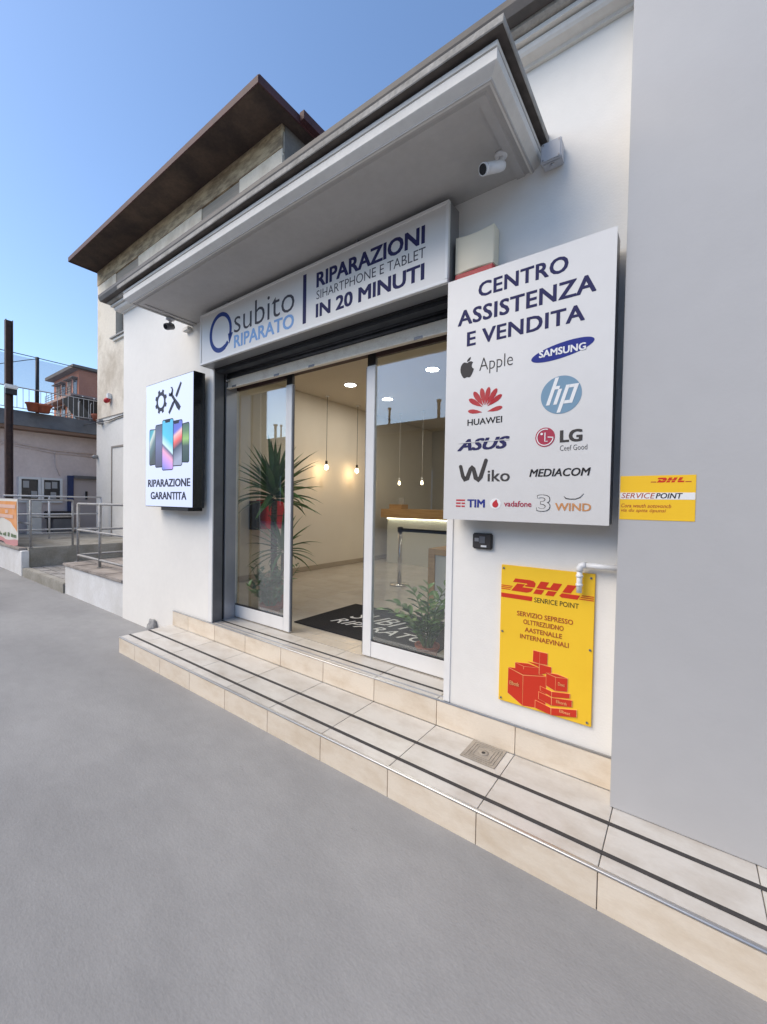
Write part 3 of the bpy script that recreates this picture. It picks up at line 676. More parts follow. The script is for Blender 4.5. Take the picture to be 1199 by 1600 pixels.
for p in ([(-0.783, 0.484), (-0.784, 0.339), (-0.699, 0.291), (-0.700, 0.461)], [(-0.699, 0.461), (-0.699, 0.291), (-0.628, 0.300), (-0.576, 0.330), (-0.576, 0.486)],
          [(-0.783, 0.486), (-0.700, 0.463), (-0.577, 0.488), (-0.660, 0.500)],
          [(-0.745, 0.522), (-0.744, 0.484), (-0.698, 0.467), (-0.697, 0.511)], [(-0.697, 0.511), (-0.698, 0.468), (-0.614, 0.485), (-0.614, 0.523)], [(-0.745, 0.523), (-0.697, 0.512), (-0.614, 0.524), (-0.672, 0.534)],
          [(-0.678, 0.545), (-0.614, 0.527), (-0.613, 0.545)], [(-0.613, 0.545), (-0.613, 0.488), (-0.550, 0.512), (-0.551, 0.543)],
          [(-0.647, 0.613), (-0.649, 0.550), (-0.613, 0.546), (-0.612, 0.612)], [(-0.612, 0.612), (-0.613, 0.546), (-0.572, 0.549), (-0.572, 0.612)],
          [(-0.577, 0.506), (-0.576, 0.438), (-0.529, 0.422), (-0.528, 0.496)], [(-0.528, 0.496), (-0.529, 0.423), (-0.469, 0.434), (-0.469, 0.504)], [(-0.577, 0.508), (-0.528, 0.497), (-0.469, 0.505), (-0.520, 0.514)],
          [(-0.606, 0.427), (-0.605, 0.404), (-0.546, 0.386), (-0.546, 0.414)], [(-0.546, 0.414), (-0.546, 0.386), (-0.456, 0.404), (-0.456, 0.428)],
          [(-0.613, 0.395), (-0.613, 0.356), (-0.546, 0.339), (-0.547, 0.382)], [(-0.546, 0.382), (-0.546, 0.340), (-0.445, 0.362), (-0.445, 0.397)],
          [(-0.630, 0.344), (-0.630, 0.302), (-0.547, 0.288), (-0.548, 0.326)], [(-0.547, 0.326), (-0.547, 0.288), (-0.421, 0.316), (-0.422, 0.354)]):
    carton(p)
for x0, x1, z0, z1, s in ((-0.772, -0.718, 0.392, 0.414, 'Elbotk'), (-0.515, -0.482, 0.457, 0.474, 'Doxt'), (-0.522, -0.470, 0.362, 0.378, 'Elkorth'), (-0.505, -0.452, 0.317, 0.332, 'Elbest')):
    text(s, x0, x1, z0, z1, y - 0.0045, 'peach', ys, bold=0.01, th=0.0006)
for x, z in ((-0.822, 1.044), (-0.372, 1.041), (-0.822, 0.684), (-0.368, 0.676), (-0.821, 0.302), (-0.373, 0.304)):
    V, F = tube_geo([(x, y - 0.004, z), (x, y, z)], 0.006, 12); obj('screw', V, F, 'steel', ys)
    V, F = tube_geo([(x, y - 0.005, z), (x, y - 0.0041, z)], 0.0028, 10); obj('screw_socket', V, F, 'ink_dark', ys)

# ------------------------------------------------------------------ yellow sticker on the grey slab
sk = thing('yellow_sticker', 'small yellow parcel service sticker with a white stripe on the grey wall slab', 'sticker', (-0.105, 2.163, 1.345))
y = 2.1625
box('sheet', -0.243, 0.034, y, 2.1638, 1.346, 1.543, 'yellow', sk)
flat('stripe', [(-0.242, 1.438), (0.033, 1.438), (0.033, 1.468), (-0.242, 1.468)], y, 'ink_white', sk, th=0.0005)
text('SERVICE', -0.237, -0.108, 1.442, 1.466, y - 0.0005, 'dhl_brown', sk, bold=0.005, shear=0.2, th=0.0004)
text('POINT', -0.106, -0.010, 1.442, 1.466, y - 0.0005, 'ink_dark', sk, bold=0.018, shear=0.2, th=0.0004)
text('Cora wauth aotovoncb', -0.237, -0.049, 1.401, 1.418, y, 'dhl_brown', sk, bold=0.005, shear=0.25, th=0.0005)
text('via du sptta \u00f6punsi', -0.237, -0.067, 1.377, 1.396, y, 'dhl_brown', sk, bold=0.005, shear=0.25, th=0.0005)
sx, sz, ox, oz = 0.099 / 0.356, 0.021 / 0.071, -0.104, 1.512
def mini(poly): return [((a + 0.777) * sx + ox, (b - 0.922) * sz + oz) for a, b in poly]
for poly in ([(-0.755, 0.993), (-0.660, 0.993), (-0.644, 0.975), (-0.655, 0.950), (-0.703, 0.955), (-0.698, 0.967), (-0.768, 0.972)],
             [(-0.744, 0.966), (-0.715, 0.949), (-0.655, 0.949), (-0.668, 0.930), (-0.690, 0.922), (-0.777, 0.922)],
             [(-0.617, 0.993), (-0.574, 0.993), (-0.590, 0.966), (-0.568, 0.966), (-0.552, 0.993), (-0.509, 0.993), (-0.532, 0.953), (-0.640, 0.953)],
             [(-0.641, 0.948), (-0.598, 0.948), (-0.613, 0.922), (-0.656, 0.922)], [(-0.578, 0.948), (-0.535, 0.948), (-0.550, 0.922), (-0.593, 0.922)],
             [(-0.482, 0.993), (-0.439, 0.993), (-0.466, 0.950), (-0.508, 0.950)], [(-0.509, 0.945), (-0.421, 0.945), (-0.434, 0.922), (-0.510, 0.922)]):
    flat('logo_letter', mini(poly), y, 'dhl_red', sk, th=0.0005)
flat('logo_line', [(-0.126, 1.5125), (-0.106, 1.5125), (-0.105, 1.5165), (-0.126, 1.5165)], y, 'dhl_brown', sk, th=0.0005)
flat('logo_line', [(-0.003, 1.5125), (0.018, 1.5125), (0.018, 1.5165), (-0.002, 1.5165)], y, 'dhl_brown', sk, th=0.0005)

# ------------------------------------------------------------------ lit display box on the left
ld = thing('display_box', 'black lit display box with phones reading RIPARAZIONE GARANTITA left of the doors', 'display', (-4.4, 2.3, 1.316))
LY = 2.144
box('housing', -4.90, -3.898, LY, 2.262, 1.318, 2.661, 'black_gloss', ld, bevel=0.003)
box('mount', -4.55, -4.0, 2.15, YW - 0.001, 1.285, 1.3175, 'black_plastic', ld)
box('mount_plate', -4.75, -4.0, 2.2625, YW - 0.001, 1.45, 2.55, 'black_plastic', ld)
y = LY - 0.0005
flat('screen', [(-4.893, 1.325), (-3.906, 1.325), (-3.906, 2.654), (-4.893, 2.654)], y, 'screen_lit', ld, th=0.001)
y -= 0.001
# cog
gc = (-4.553, 2.443); cog = []
for k in range(8):
    a = 2 * math.pi * k / 8 + math.pi / 8
    for da, r in ((-0.24, 0.103), (-0.15, 0.131), (0.15, 0.131), (0.24, 0.103)): cog.append((gc[0] + r * math.cos(a + da), gc[1] + r * math.sin(a + da)))
inner = ell(gc[0], gc[1], 0.064, 0.064, 32)
V = [(a, y - 0.001, b) for a, b in cog] + [(a, y - 0.001, b) for a, b in inner]
F = [(k, (k + 1) % 32, 32 + (k + 1) % 32, 32 + k) for k in range(32)]
sh = min(range(32), key=lambda s: sum((Vector(cog[k]) - Vector(inner[(k + s) % 32])).length for k in range(32)))
F = [(k, (k + 1) % 32, 32 + (k + 1 + sh) % 32, 32 + (k + sh) % 32) for k in range(32)]
obj('cog_symbol', V, F, 'screen_dark', ld, fix=False)
# spanner and screwdriver
strokes('spanner_symbol', [(-4.345, 2.505), (-4.27, 2.430), (-4.20, 2.360), (-4.155, 2.322)], [0.036, 0.036, 0.06, 0.05], y, 'screen_dark', ld)
flat('spanner_symbol', [(-4.352, 2.568), (-4.325, 2.545), (-4.330, 2.515), (-4.355, 2.500), (-4.382, 2.515), (-4.385, 2.480), (-4.345, 2.468), (-4.300, 2.490), (-4.292, 2.530), (-4.315, 2.565)], y, 'screen_dark', ld)
strokes('screwdriver_symbol', [(-4.135, 2.585), (-4.20, 2.500), (-4.235, 2.455)], [0.030, 0.044, 0.040], y, 'screen_dark', ld)
strokes('screwdriver_symbol', [(-4.262, 2.420), (-4.30, 2.385), (-4.38, 2.300)], [0.020, 0.046, 0.036], y, 'screen_dark', ld)
def rrect(x0, x1, z0, z1, r, lz=0.0, rz_=0.0):
    out = []
    for cx_, cz_, a0 in ((x1 - r, z1 - r, 0), (x0 + r, z1 - r, 90), (x0 + r, z0 + r, 180), (x1 - r, z0 + r, 270)):
        for k in range(5):
            a = R(a0 + 90 * k / 4); x, z = cx_ + r * math.cos(a), cz_ + r * math.sin(a)
            f = (x - x0) / (x1 - x0); s = 1 + lz * (1 - f) + rz_ * f; zc = (z0 + z1) / 2
            out.append((x, zc + (z - zc) * s))
    return out
def phone(x0, x1, z0, z1, m, lay, lz, rz_, notch=True):
    yb = y - 0.0010 * lay
    flat('phone_print', rrect(x0, x1, z0, z1, 0.028, lz, rz_), yb, 'screen_dark', ld, th=0.0008)
    flat('phone_screen', rrect(x0 + 0.008, x1 - 0.008, z0 + 0.010, z1 - 0.010, 0.022, lz, rz_), yb - 0.0008, m, ld, th=0.0004)
    if notch:
        c = (x0 + x1) / 2; q = (x1 - x0) * 0.24
        flat('phone_notch', [(c - q, z1 - 0.010), (c - q * 0.8, z1 - 0.036), (c + q * 0.8, z1 - 0.036), (c + q, z1 - 0.010)], yb - 0.0012, 'screen_dark', ld, th=0.0003)
phone(-4.812, -4.640, 1.770, 2.165, 'wall_teal', 0, 0.02, -0.03, False)
phone(-4.088 - 0.06, -3.970, 1.771, 2.170, 'wall_green', 0, -0.03, 0.02, False)
phone(-4.672, -4.44, 1.740, 2.203, 'wall_slate', 2, 0.0, 0.0, False)
phone(-4.34, -4.100, 1.741, 2.212, 'wall_sunset', 2, 0.0, 0.0)
phone(-4.516, -4.277, 1.704, 2.241, 'wall_aqua', 4, 0.0, 0.0)
text('RIPARAZIONE', -4.840, -3.946, 1.532, 1.615, y, 'screen_dark', ld, bold=0.032)
text('GARANTITA', -4.776, -4.017, 1.397, 1.479, y, 'screen_dark', ld, bold=0.032)

# ------------------------------------------------------------------ small wall fittings
sr = thing('alarm_siren', 'cream alarm siren with a red base behind the top of the brand board', 'alarm', (-1.02, 2.3, 2.70))
V, F = [], []
nn = 9
for k in range(nn):
    u = k / (nn - 1); x = -1.138 + 0.238 * u
    bul = 0.012 * math.sin(math.pi * u)
    V += [(x, 2.222 - bul, 2.755), (x, 2.222 - bul, 2.963 - 0.02 * math.sin(math.pi * u) + 0.012), (x, YW - 0.001, 2.975), (x, YW - 0.001, 2.755)]
for k in range(nn - 1):
    a = 4 * k; b = a + 4
    F += [(a, b, b + 1, a + 1), (a + 1, b + 1, b + 2, a + 2), (a + 2, b + 2, b + 3, a + 3), (a + 3, b + 3, b, a)]
F += [(0, 1, 2, 3), (b, b + 3, b + 2, b + 1)]
obj('cover', V, F, 'cream_plastic', sr, bevel=0.004)
box('lens', -1.136, -0.902, 2.218, YW - 0.001, 2.69, 2.7545, 'red_plastic', sr, bevel=0.004)
jb = thing('junction_box', 'pale grey square junction box on the wall at the canopy corner', 'junction box', (-0.607, 2.3, 3.18))
box('body', -0.655, -0.557, 2.238, YW - 0.001, 3.182, 3.278, 'grey_plastic', jb, bevel=0.006)
box('lid', -0.657, -0.555, 2.222, 2.2378, 3.180, 3.280, 'grey_plastic', jb, bevel=0.005)
for x in (-0.645, -0.567):
    for z in (3.192, 3.268):
        V, F = tube_geo([(x, 2.2195, z), (x, 2.2225, z)], 0.004, 10); obj('screw', V, F, 'sign_edge', jb)
tube('gland', [(-0.606, 2.26, 3.168), (-0.606, 2.26, 3.181)], 0.011, 'grey_plastic', jb)
kp = thing('keypad', 'small dark intercom keypad below the brand board', 'keypad', (-0.953, 2.3, 1.142))
box('body', -1.012, -0.894, 2.274, YW - 0.001, 1.142, 1.234, 'ink_mid', kp, bevel=0.006)
box('display', -0.998, -0.972, 2.2725, 2.2738, 1.185, 1.206, 'sign_edge', kp)
box('reader', -0.968, -0.934, 2.2725, 2.2738, 1.176, 1.216, 'jamb_dark', kp)
box('name_slot', -0.958, -0.924, 2.2725, 2.2738, 1.154, 1.165, 'ink_white', kp)
pp = thing('overflow_pipe', 'white plastic elbow pipe hanging over the corner of the yellow parcel sign', 'pipe', (-0.415, 2.25, 0.965))
PR = 0.0135
tube('pipe', [(-0.2475, 2.255, 1.107), (-0.398, 2.255, 1.107)], PR, 'white_plastic', pp, n=14)
tube('elbow', [(-0.392, 2.255, 1.107), (-0.405, 2.255, 1.106), (-0.415, 2.255, 1.101), (-0.420, 2.255, 1.091), (-0.421, 2.255, 1.074)], PR + 0.003, 'white_plastic', pp, n=14)
tube('pipe', [(-0.421, 2.255, 1.074), (-0.421, 2.255, 0.966)], PR, 'white_plastic', pp, n=14)
tube('collar', [(-0.421, 2.255, 1.045), (-0.421, 2.255, 1.056)], PR + 0.0032, 'white_plastic', pp, n=14)
tube('collar', [(-0.421, 2.255, 1.000), (-0.421, 2.255, 1.012)], PR + 0.0032, 'white_plastic', pp, n=14)
tube('bore', [(-0.421, 2.255, 0.9652), (-0.421, 2.255, 0.9662)], PR - 0.003, 'ink_mid', pp, n=14)
# cameras under the canopy
def bullet(base, tip, scale, label):
    t = thing('security_camera', label, 'camera', base)
    b = Vector(base); e = Vector(tip)
    lathe('base', [(0.032 * scale, 0), (0.032 * scale, -0.008), (0.024 * scale, -0.014), (0.012, -0.016)], b, 'white_plastic', t, n=20)
    k = b + Vector((0, 0, -0.055 * scale))
    tube('bracket', [b + Vector((0, 0, -0.014)), b + Vector((0, 0, -0.035 * scale)), k], 0.011 * scale, 'white_plastic', t)
    d = (e - k).normalized()
    tube('body', [k - d * 0.02, k - d * 0.012, k + d * 0.01, e - d * 0.02], [0.012 * scale, 0.022 * scale, 0.025 * scale, 0.026 * scale], 'white_plastic', t, n=18)
    tube('hood', [e - d * 0.0198, e], [0.027 * scale, 0.027 * scale], 'white_plastic', t, n=18)
    tube('lens', [e + d * 0.0002, e + d * 0.0012], 0.0225 * scale, 'black_gloss', t, n=18)
    return t
bullet((-0.822, 2.10, 3.226), (-0.872, 1.985, 3.098), 1.05, 'white bullet camera on the canopy soffit above the brand board')
dc = thing('security_camera', 'small dark camera under the far left corner of the canopy', 'camera', (-4.22, 2.07, 3.214))
lathe('base', [(0.04, 0), (0.04, -0.012), (0.022, -0.02)], (-4.22, 2.07, 3.2135), 'grey_plastic', dc, n=18)
tube('bracket', [(-4.22, 2.07, 3.195), (-4.22, 2.07, 3.165)], 0.014, 'grey_plastic', dc)
tube('body', [(-4.23, 2.10, 3.150), (-4.215, 2.04, 3.125), (-4.21, 2.02, 3.117)], [0.030, 0.034, 0.030], 'jamb_dark', dc, n=16)
tube('lens', [(-4.2098, 2.0192, 3.1167), (-4.2092, 2.017, 3.1158)], 0.022, 'black_gloss', dc, n=16)
box('cable_cover', -4.33, -4.22, YW - 0.05, YW - 0.001, 3.17, 3.212, 'canopy_paint', shop, bevel=0.006)
# mortar lump at the wall foot
V, F = [], []
bm = bmesh.new(); bmesh.ops.create_icosphere(bm, subdivisions=3, radius=1)
for v in bm.verts:
    f = 1 + 0.18 * math.sin(7 * v.co.x + 3 * v.co.z) * math.cos(5 * v.co.y + 2) + random.uniform(-0.05, 0.05)
    v.co = Vector((v.co.x * 0.085 * f - 5.0, v.co.y * 0.055 * f + 2.27, v.co.z * (0.13 if v.co.z > 0 else 0.06) * f + G + 0.02))
V = [tuple(v.co) for v in bm.verts]; F = [tuple(v.index for v in f.verts) for f in bm.faces]; bm.free()
tag(obj('mortar_lump', V, F, 'rubble', None, smooth=True), 'grey lump of mortar at the wall foot by the step end', 'mortar')

# ------------------------------------------------------------------ interior
flo = box('floor', -5.42, -0.30, 2.562, 9.5, LZ - 0.08, LZ - 0.011, 'grout'); tag(flo, kind='structure')
cache = {}
xs = [-5.418] + [x for x in JX if -5.3 < x < -0.4] + [-0.302]
xs = [-5.418, -5.235, -4.735] + [x for x in xs if x > -4.5]
yy_ = [2.563] + [2.70 + 0.5 * k for k in range(14)] + [9.499]
for a, b in zip(xs[:-1], xs[1:]):
    for c, d in zip(yy_[:-1], yy_[1:]):
        key = (round(b - a, 3), round(d - c, 3))
        if key not in cache: cache[key] = box('floor_tile', a + 0.0018, b - 0.0018, c + 0.0018, d - 0.0018, LZ - 0.010, LZ, 'floor_tile', flo).data
        else: share('floor_tile', cache[key], ((a + b) / 2, (c + d) / 2, LZ - 0.005), flo)
mt = thing('door_mat', 'black entrance mat with white script lettering inside the doors', 'mat', (-2.4, 3.3, LZ))
box('mat', -3.19, -1.62, 2.83, 3.81, LZ + 0.001, LZ + 0.010, 'mat_black', mt, bevel=0.003)
text('SUBITO', -2.86, -1.86, 3.30, 3.56, LZ + 0.0102, 'ink_white', mt, bold=-0.002, shear=0.35, floor_up=True)
text('RIPARATO', -2.92, -1.80, 3.08, 3.24, LZ + 0.0102, 'ink_white', mt, bold=-0.002, shear=0.35, floor_up=True)
# counter
ct = thing('reception_counter', 'white counter with a thick wooden top and a lit strip under it', 'counter', (-4.2, 7.2, LZ))
box('body', -5.02, -3.35, 6.98, 7.55, LZ + 0.001, 1.085, 'counter_white', ct)
box('top', -5.14, -3.30, 6.90, 7.62, 1.10, 1.285, 'wood', ct, bevel=0.004)
box('light_strip', -5.0, -3.37, 6.935, 6.96, 1.087, 1.0985, 'led_strip', ct)
bx = thing('counter_box', 'small brown carton on the far left of the wooden counter', 'box', (-4.9, 7.2, 1.286))
box('carton', -5.03, -4.72, 7.05, 7.30, 1.2865, 1.38, 'wood', bx); box('card_stand', -4.86, -4.72, 7.15, 7.16, 1.3805, 1.52, 'paper', bx)
dk = thing('front_desk', 'low wooden-edged desk with a white front panel behind the barrier', 'desk', (-1.9, 4.4, LZ))
box('leg', -2.39, -2.31, 4.15, 4.75, LZ + 0.001, 0.885, 'wood', dk); box('top', -2.309, -1.15, 4.15, 4.75, 0.815, 0.885, 'wood', dk)
box('front_panel', -2.309, -1.15, 4.17, 4.19, LZ + 0.001, 0.814, 'counter_white', dk)
def stanchion(x, y, label):
    t = thing('barrier_post', label, 'barrier post', (x, y, LZ), 'queue barrier posts')
    lathe('base', [(0.15, 0.001), (0.15, 0.012), (0.14, 0.022), (0.04, 0.032), (0.03, 0.034)], (x, y, LZ), 'steel', t, n=28)
    lathe('post', [(0.032, 0.034), (0.032, 0.80)], (x, y, LZ), 'steel', t, n=18)
    lathe('head', [(0.034, 0.8005), (0.042, 0.81), (0.042, 0.868), (0.034, 0.88)], (x, y, LZ), 'black_plastic', t, n=18)
stanchion(-3.46, 5.15, 'steel queue barrier post standing left on the tiled floor')
stanchion(-2.50, 5.15, 'queue barrier post half hidden by the door edge')
tag(box('barrier_belt', -3.424, -2.536, 5.145, 5.150, LZ + 0.81, LZ + 0.862, 'black_plastic'), 'black retractable belt stretched between the barrier posts', 'belt')
# red cabinet on the left inner wall
rc = thing('red_cabinet', 'dark red tapered cabinet with black side on the inner left wall', 'cabinet', (-5.3, 4.1, 0.95))
obj('body', [(-5.395, 3.92, 0.97), (-5.395, 4.42, 0.97), (-5.12, 4.38, 0.97), (-5.12, 3.96, 0.97), (-5.395, 3.98, 1.42), (-5.395, 4.36, 1.42), (-5.16, 4.33, 1.42), (-5.16, 4.01, 1.42)], BF, 'red_plastic', rc, bevel=0.01)
box('side_panel', -5.398, -5.20, 3.86, 3.918, 0.96, 1.40, 'black_plastic', rc)
box('drawer_line', -5.1195, -5.1185, 4.00, 4.34, 1.17, 1.18, 'black_plastic', rc)
# back doorway trim
bd = thing('back_door', 'dark framed doorway in the back wall behind the counter', 'door', (-4.3, 9.5, LZ))
box('frame', -4.35, -4.28, 9.46, 9.50, LZ + 0.001, 2.15, 'jamb_dark', bd); box('frame', -4.28, -3.40, 9.46, 9.50, 2.08, 2.15, 'jamb_dark', bd); box('leaf', -4.279, -3.40, 9.48, 9.50, LZ + 0.001, 2.079, 'interior_back', bd)

# lamps: recessed downlights, pendants
def light(name, kind, loc, energy, color, size, parent):
    l = bpy.data.lights.new(name, kind); l.energy = energy; l.color = color
    if kind == 'AREA': l.shape = 'DISK'; l.size = size
    else: l.shadow_soft_size = size
    o = bpy.data.objects.new(name, l); C.objects.link(o); place(o, loc, parent); return o
WARM = (1.0, 0.92, 0.80)
dl_lab = ['round ceiling downlight seen through the open doorway', 'round ceiling downlight behind the right door glass, lower one', 'round ceiling downlight behind the right door glass, upper one',
          'round ceiling downlight near the right inner wall', 'round ceiling downlight over the middle of the counter area', 'round ceiling downlight in the back right corner of the shop']
for i, (x, yv) in enumerate(((-4.40, 5.03), (-4.42, 6.08), (-2.92, 5.08), (-1.5, 4.0), (-2.9, 7.4), (-1.4, 7.2))):
    t = thing('ceiling_downlight', dl_lab[i], 'ceiling light', (x, yv, 3.30), 'recessed ceiling downlights')
    lathe('rim', [(0.105, 0), (0.105, -0.008), (0.092, -0.010)], (x, yv, 3.3015), 'white_plastic', t, n=24)
    lathe('diffuser', [(0.090, 0), (0.090, -0.0125)], (x, yv, 3.3015), 'lamp_glow', t, n=24)
    light('downlight_beam', 'AREA', (x, yv, 3.28), 4.9, WARM, 0.16, t)
def pendant(x, yv, zb, m_cord, bulb_r, e, label, grp):
    t = thing('pendant_lamp', label, 'pendant lamp', (x, yv, 3.30), grp)
    lathe('ceiling_rose', [(0.035, 0), (0.035, -0.012), (0.01, -0.02)], (x, yv, 3.3015), 'white_plastic', t, n=16)
    tube('cord', [(x, yv, 3.283), (x, yv, zb + 0.12)], 0.0045, m_cord, t, n=6)
    lathe('socket', [(0.012, 0.125), (0.02, 0.12), (0.022, 0.06), (0.018, 0.055)], (x, yv, zb), 'ink_dark' if bulb_r > 0.03 else 'white_plastic', t, n=14)
    lathe('bulb', [(0.004, -bulb_r), (bulb_r * 0.7, -bulb_r * 0.72), (bulb_r, 0), (bulb_r * 0.8, bulb_r * 0.7), (0.016, 0.054)], (x, yv, zb), 'bulb_glow', t, n=16)
    if e: light('bulb_light', 'POINT', (x, yv, zb - bulb_r - 0.012), e, (1.0, 0.66, 0.32), 0.03, t)
pendant(-5.22, 5.35, 2.02, 'ink_mid', 0.038, 1.8, 'bare bulb pendant by the left inner wall, nearer the doors', 'bare bulb pendants along the wall')
pendant(-5.22, 6.20, 2.02, 'ink_mid', 0.038, 1.8, 'bare bulb pendant by the left inner wall, farther inside', 'bare bulb pendants along the wall')
pendant(-4.92, 7.25, 1.82, 'white_plastic', 0.028, 0, 'thin white pendant over the counter, left one', 'thin pendants over the counter')
pendant(-4.36, 7.25, 1.82, 'white_plastic', 0.028, 0, 'thin white pendant over the counter, right one', 'thin pendants over the counter')

# ------------------------------------------------------------------ plants
def leaf_mesh(name, ln, wd, droop, m, fold=0.25, seg=6, tipw=0.08, profile=None):
    V, F = [], []; ang = 0.0; p = Vector((0, 0, 0))
    for i in range(seg + 1):
        u = i / seg
        wv = wd * (profile(u) if profile else (0.55 + 0.45 * math.sin(min(u * 2.2, 1.0) * math.pi / 2)) * (1 - max(0, (u - 0.35) / 0.65) ** 1.5) + tipw * 0.02)
        V += [(p.x, -wv / 2, p.z + fold * wv), (p.x, 0, p.z), (p.x, wv / 2, p.z + fold * wv)]
        ang = -droop * (u ** 1.6); p = p + Vector((math.cos(ang), 0, math.sin(ang))) * ln / seg
    for i in range(seg):
        a = 3 * i; b = a + 3
        F += [(a, b, b + 1, a + 1), (a + 1, b + 1, b + 2, a + 2)]
    me = bpy.data.meshes.new(name); me.from_pydata(V, [], F); me.materials.append(M[m])
    me.polygons.foreach_set('use_smooth', [True] * len(me.polygons)); return me
def aim(az, el, twist=0.0):
    return (Matrix.Rotation(az, 3, 'Z') @ Matrix.Rotation(-el, 3, 'Y') @ Matrix.Rotation(twist, 3, 'X')).to_euler()
def pot(name, loc, r0, r1, h, parent):
    p = lathe(name, [(r0, 0.0), (r1, h * 0.82), (r1 * 1.08, h * 0.82), (r1 * 1.10, h), (r1 * 0.98, h), (r1 * 0.95, h - 0.02)], loc, 'terracotta', parent, n=24)
    lathe('soil', [(r1 * 0.94, h - 0.03), (r1 * 0.9, h - 0.024)], loc, 'soil', p, n=20)
    return p
dp = thing('dracaena_plant', 'tall spiky dracaena with a bare trunk behind the left glass', 'plant', (-3.83, 3.10, LZ))
pot('pot', (-3.83, 3.10, LZ + 0.001), 0.13, 0.17, 0.28, dp)
V, F = [], []
TP = [(-3.83, 3.10, LZ + 0.24), (-3.85, 3.10, 0.7), (-3.86, 3.10, 1.1), (-3.85, 3.10, 1.42)]
pts = []; rr = []
for i in range(60):
    u = i / 59 * 3; k = min(int(u), 2); f = u - k
    pts.append(tuple(Vector(TP[k]).lerp(Vector(TP[k + 1]), f))); rr.append((0.042 - 0.008 * i / 59) * (1.0 if i % 2 else 0.90))
tube('trunk', pts, rr, 'bark', dp, n=12)
tube('side_stem', [(-3.80, 3.13, LZ + 0.24), (-3.77, 3.16, 0.6), (-3.77, 3.16, 0.80)], [0.022, 0.018, 0.016], 'bark', dp, n=8)
LM = [leaf_mesh('leaf', 0.62, 0.074, d, 'leaf_dark') for d in (0.15, 0.4, 0.8, 1.3)]
for k in range(66):
    az = k * 2.39996 + random.uniform(-0.2, 0.2); u = k / 65
    el = R(84 - 92 * u ** 0.85 + random.uniform(-7, 7)); s = random.uniform(0.80, 1.08) * (0.82 if u < 0.12 else 1)
    dr_ = 0 if el > R(55) else (1 if el > R(20) else random.choice((1, 2, 2, 3)))
    share('leaf', LM[dr_], (-3.85 + 0.025 * math.cos(az), 3.10 + 0.025 * math.sin(az), 1.40 + 0.20 * (1 - u)), dp, aim(az, el, random.uniform(-0.3, 0.3)), (s, s, s))
for k in range(34):
    az = k * 2.39996; u = k / 33
    el = R(75 - 95 * u + random.uniform(-6, 6)); s = random.uniform(0.62, 0.82)
    share('leaf', LM[1 if el > R(25) else 2], (-3.77 + 0.015 * math.cos(az), 3.16 + 0.015 * math.sin(az), 0.80 + 0.07 * (1 - u)), dp, aim(az, el), (s, s * 0.8, s))
bp_ = thing('bushy_plant', 'low bushy green pot plant at the foot of the dracaena', 'plant', (-3.57, 2.84, LZ))
pot('pot', (-3.57, 2.84, LZ + 0.001), 0.085, 0.11, 0.13, bp_)
V, F = [], []
for k in range(26):
    az = random.uniform(0, 6.28); el = random.uniform(0.75, 1.5); ln = random.uniform(0.28, 0.50)
    d = Vector((math.cos(az) * math.cos(el), math.sin(az) * math.cos(el), math.sin(el)))
    b0 = Vector((-3.57, 2.84, LZ + 0.10)) + Vector((math.cos(az), math.sin(az), 0)) * 0.04
    tv, tf = tube_geo([b0, b0 + d * ln * 0.5, b0 + d * ln + Vector((math.cos(az), math.sin(az), 0)) * 0.03], [0.005, 0.004, 0.002], 5)
    o0 = len(V); V += tv; F += [tuple(i + o0 for i in f) for f in tf]
    for j in range(17):
        q = b0 + d * ln * (0.18 + 0.85 * j / 16); la = random.uniform(0, 6.28); le = random.uniform(-0.2, 0.9); L1 = random.uniform(0.06, 0.10)
        ax = Vector((math.cos(la) * math.cos(le), math.sin(la) * math.cos(le), math.sin(le))); sd_ = ax.cross(Vector((0, 0, 1))).normalized() * L1 * 0.20; up_ = sd_.cross(ax).normalized() * L1 * 0.08
        o0 = len(V); V += [tuple(q), tuple(q + ax * L1 * 0.5 + sd_ + up_), tuple(q + ax * L1), tuple(q + ax * L1 * 0.5 - sd_ + up_), tuple(q + ax * L1 * 0.5)]
        F += [(o0, o0 + 1, o0 + 4), (o0 + 1, o0 + 2, o0 + 4), (o0 + 2, o0 + 3, o0 + 4), (o0 + 3, o0, o0 + 4)]
tag(obj('foliage', V, F, 'leaf_bush', bp_, fix=False), kind='stuff')
zz = thing('zz_plant', 'glossy upright pot plant behind the right glass door', 'plant', (-1.64, 2.86, LZ))
pot('pot', (-1.64, 2.86, LZ + 0.001), 0.072, 0.092, 0.105, zz)
ZL = [leaf_mesh('leaf', 0.105, 0.046, d, 'leaf_zz', fold=0.18, seg=5, profile=lambda u: max(0.03, math.sin(math.pi * min(1, u * 0.97 + 0.02)) ** 0.8)) for d in (0.2, 0.5)]
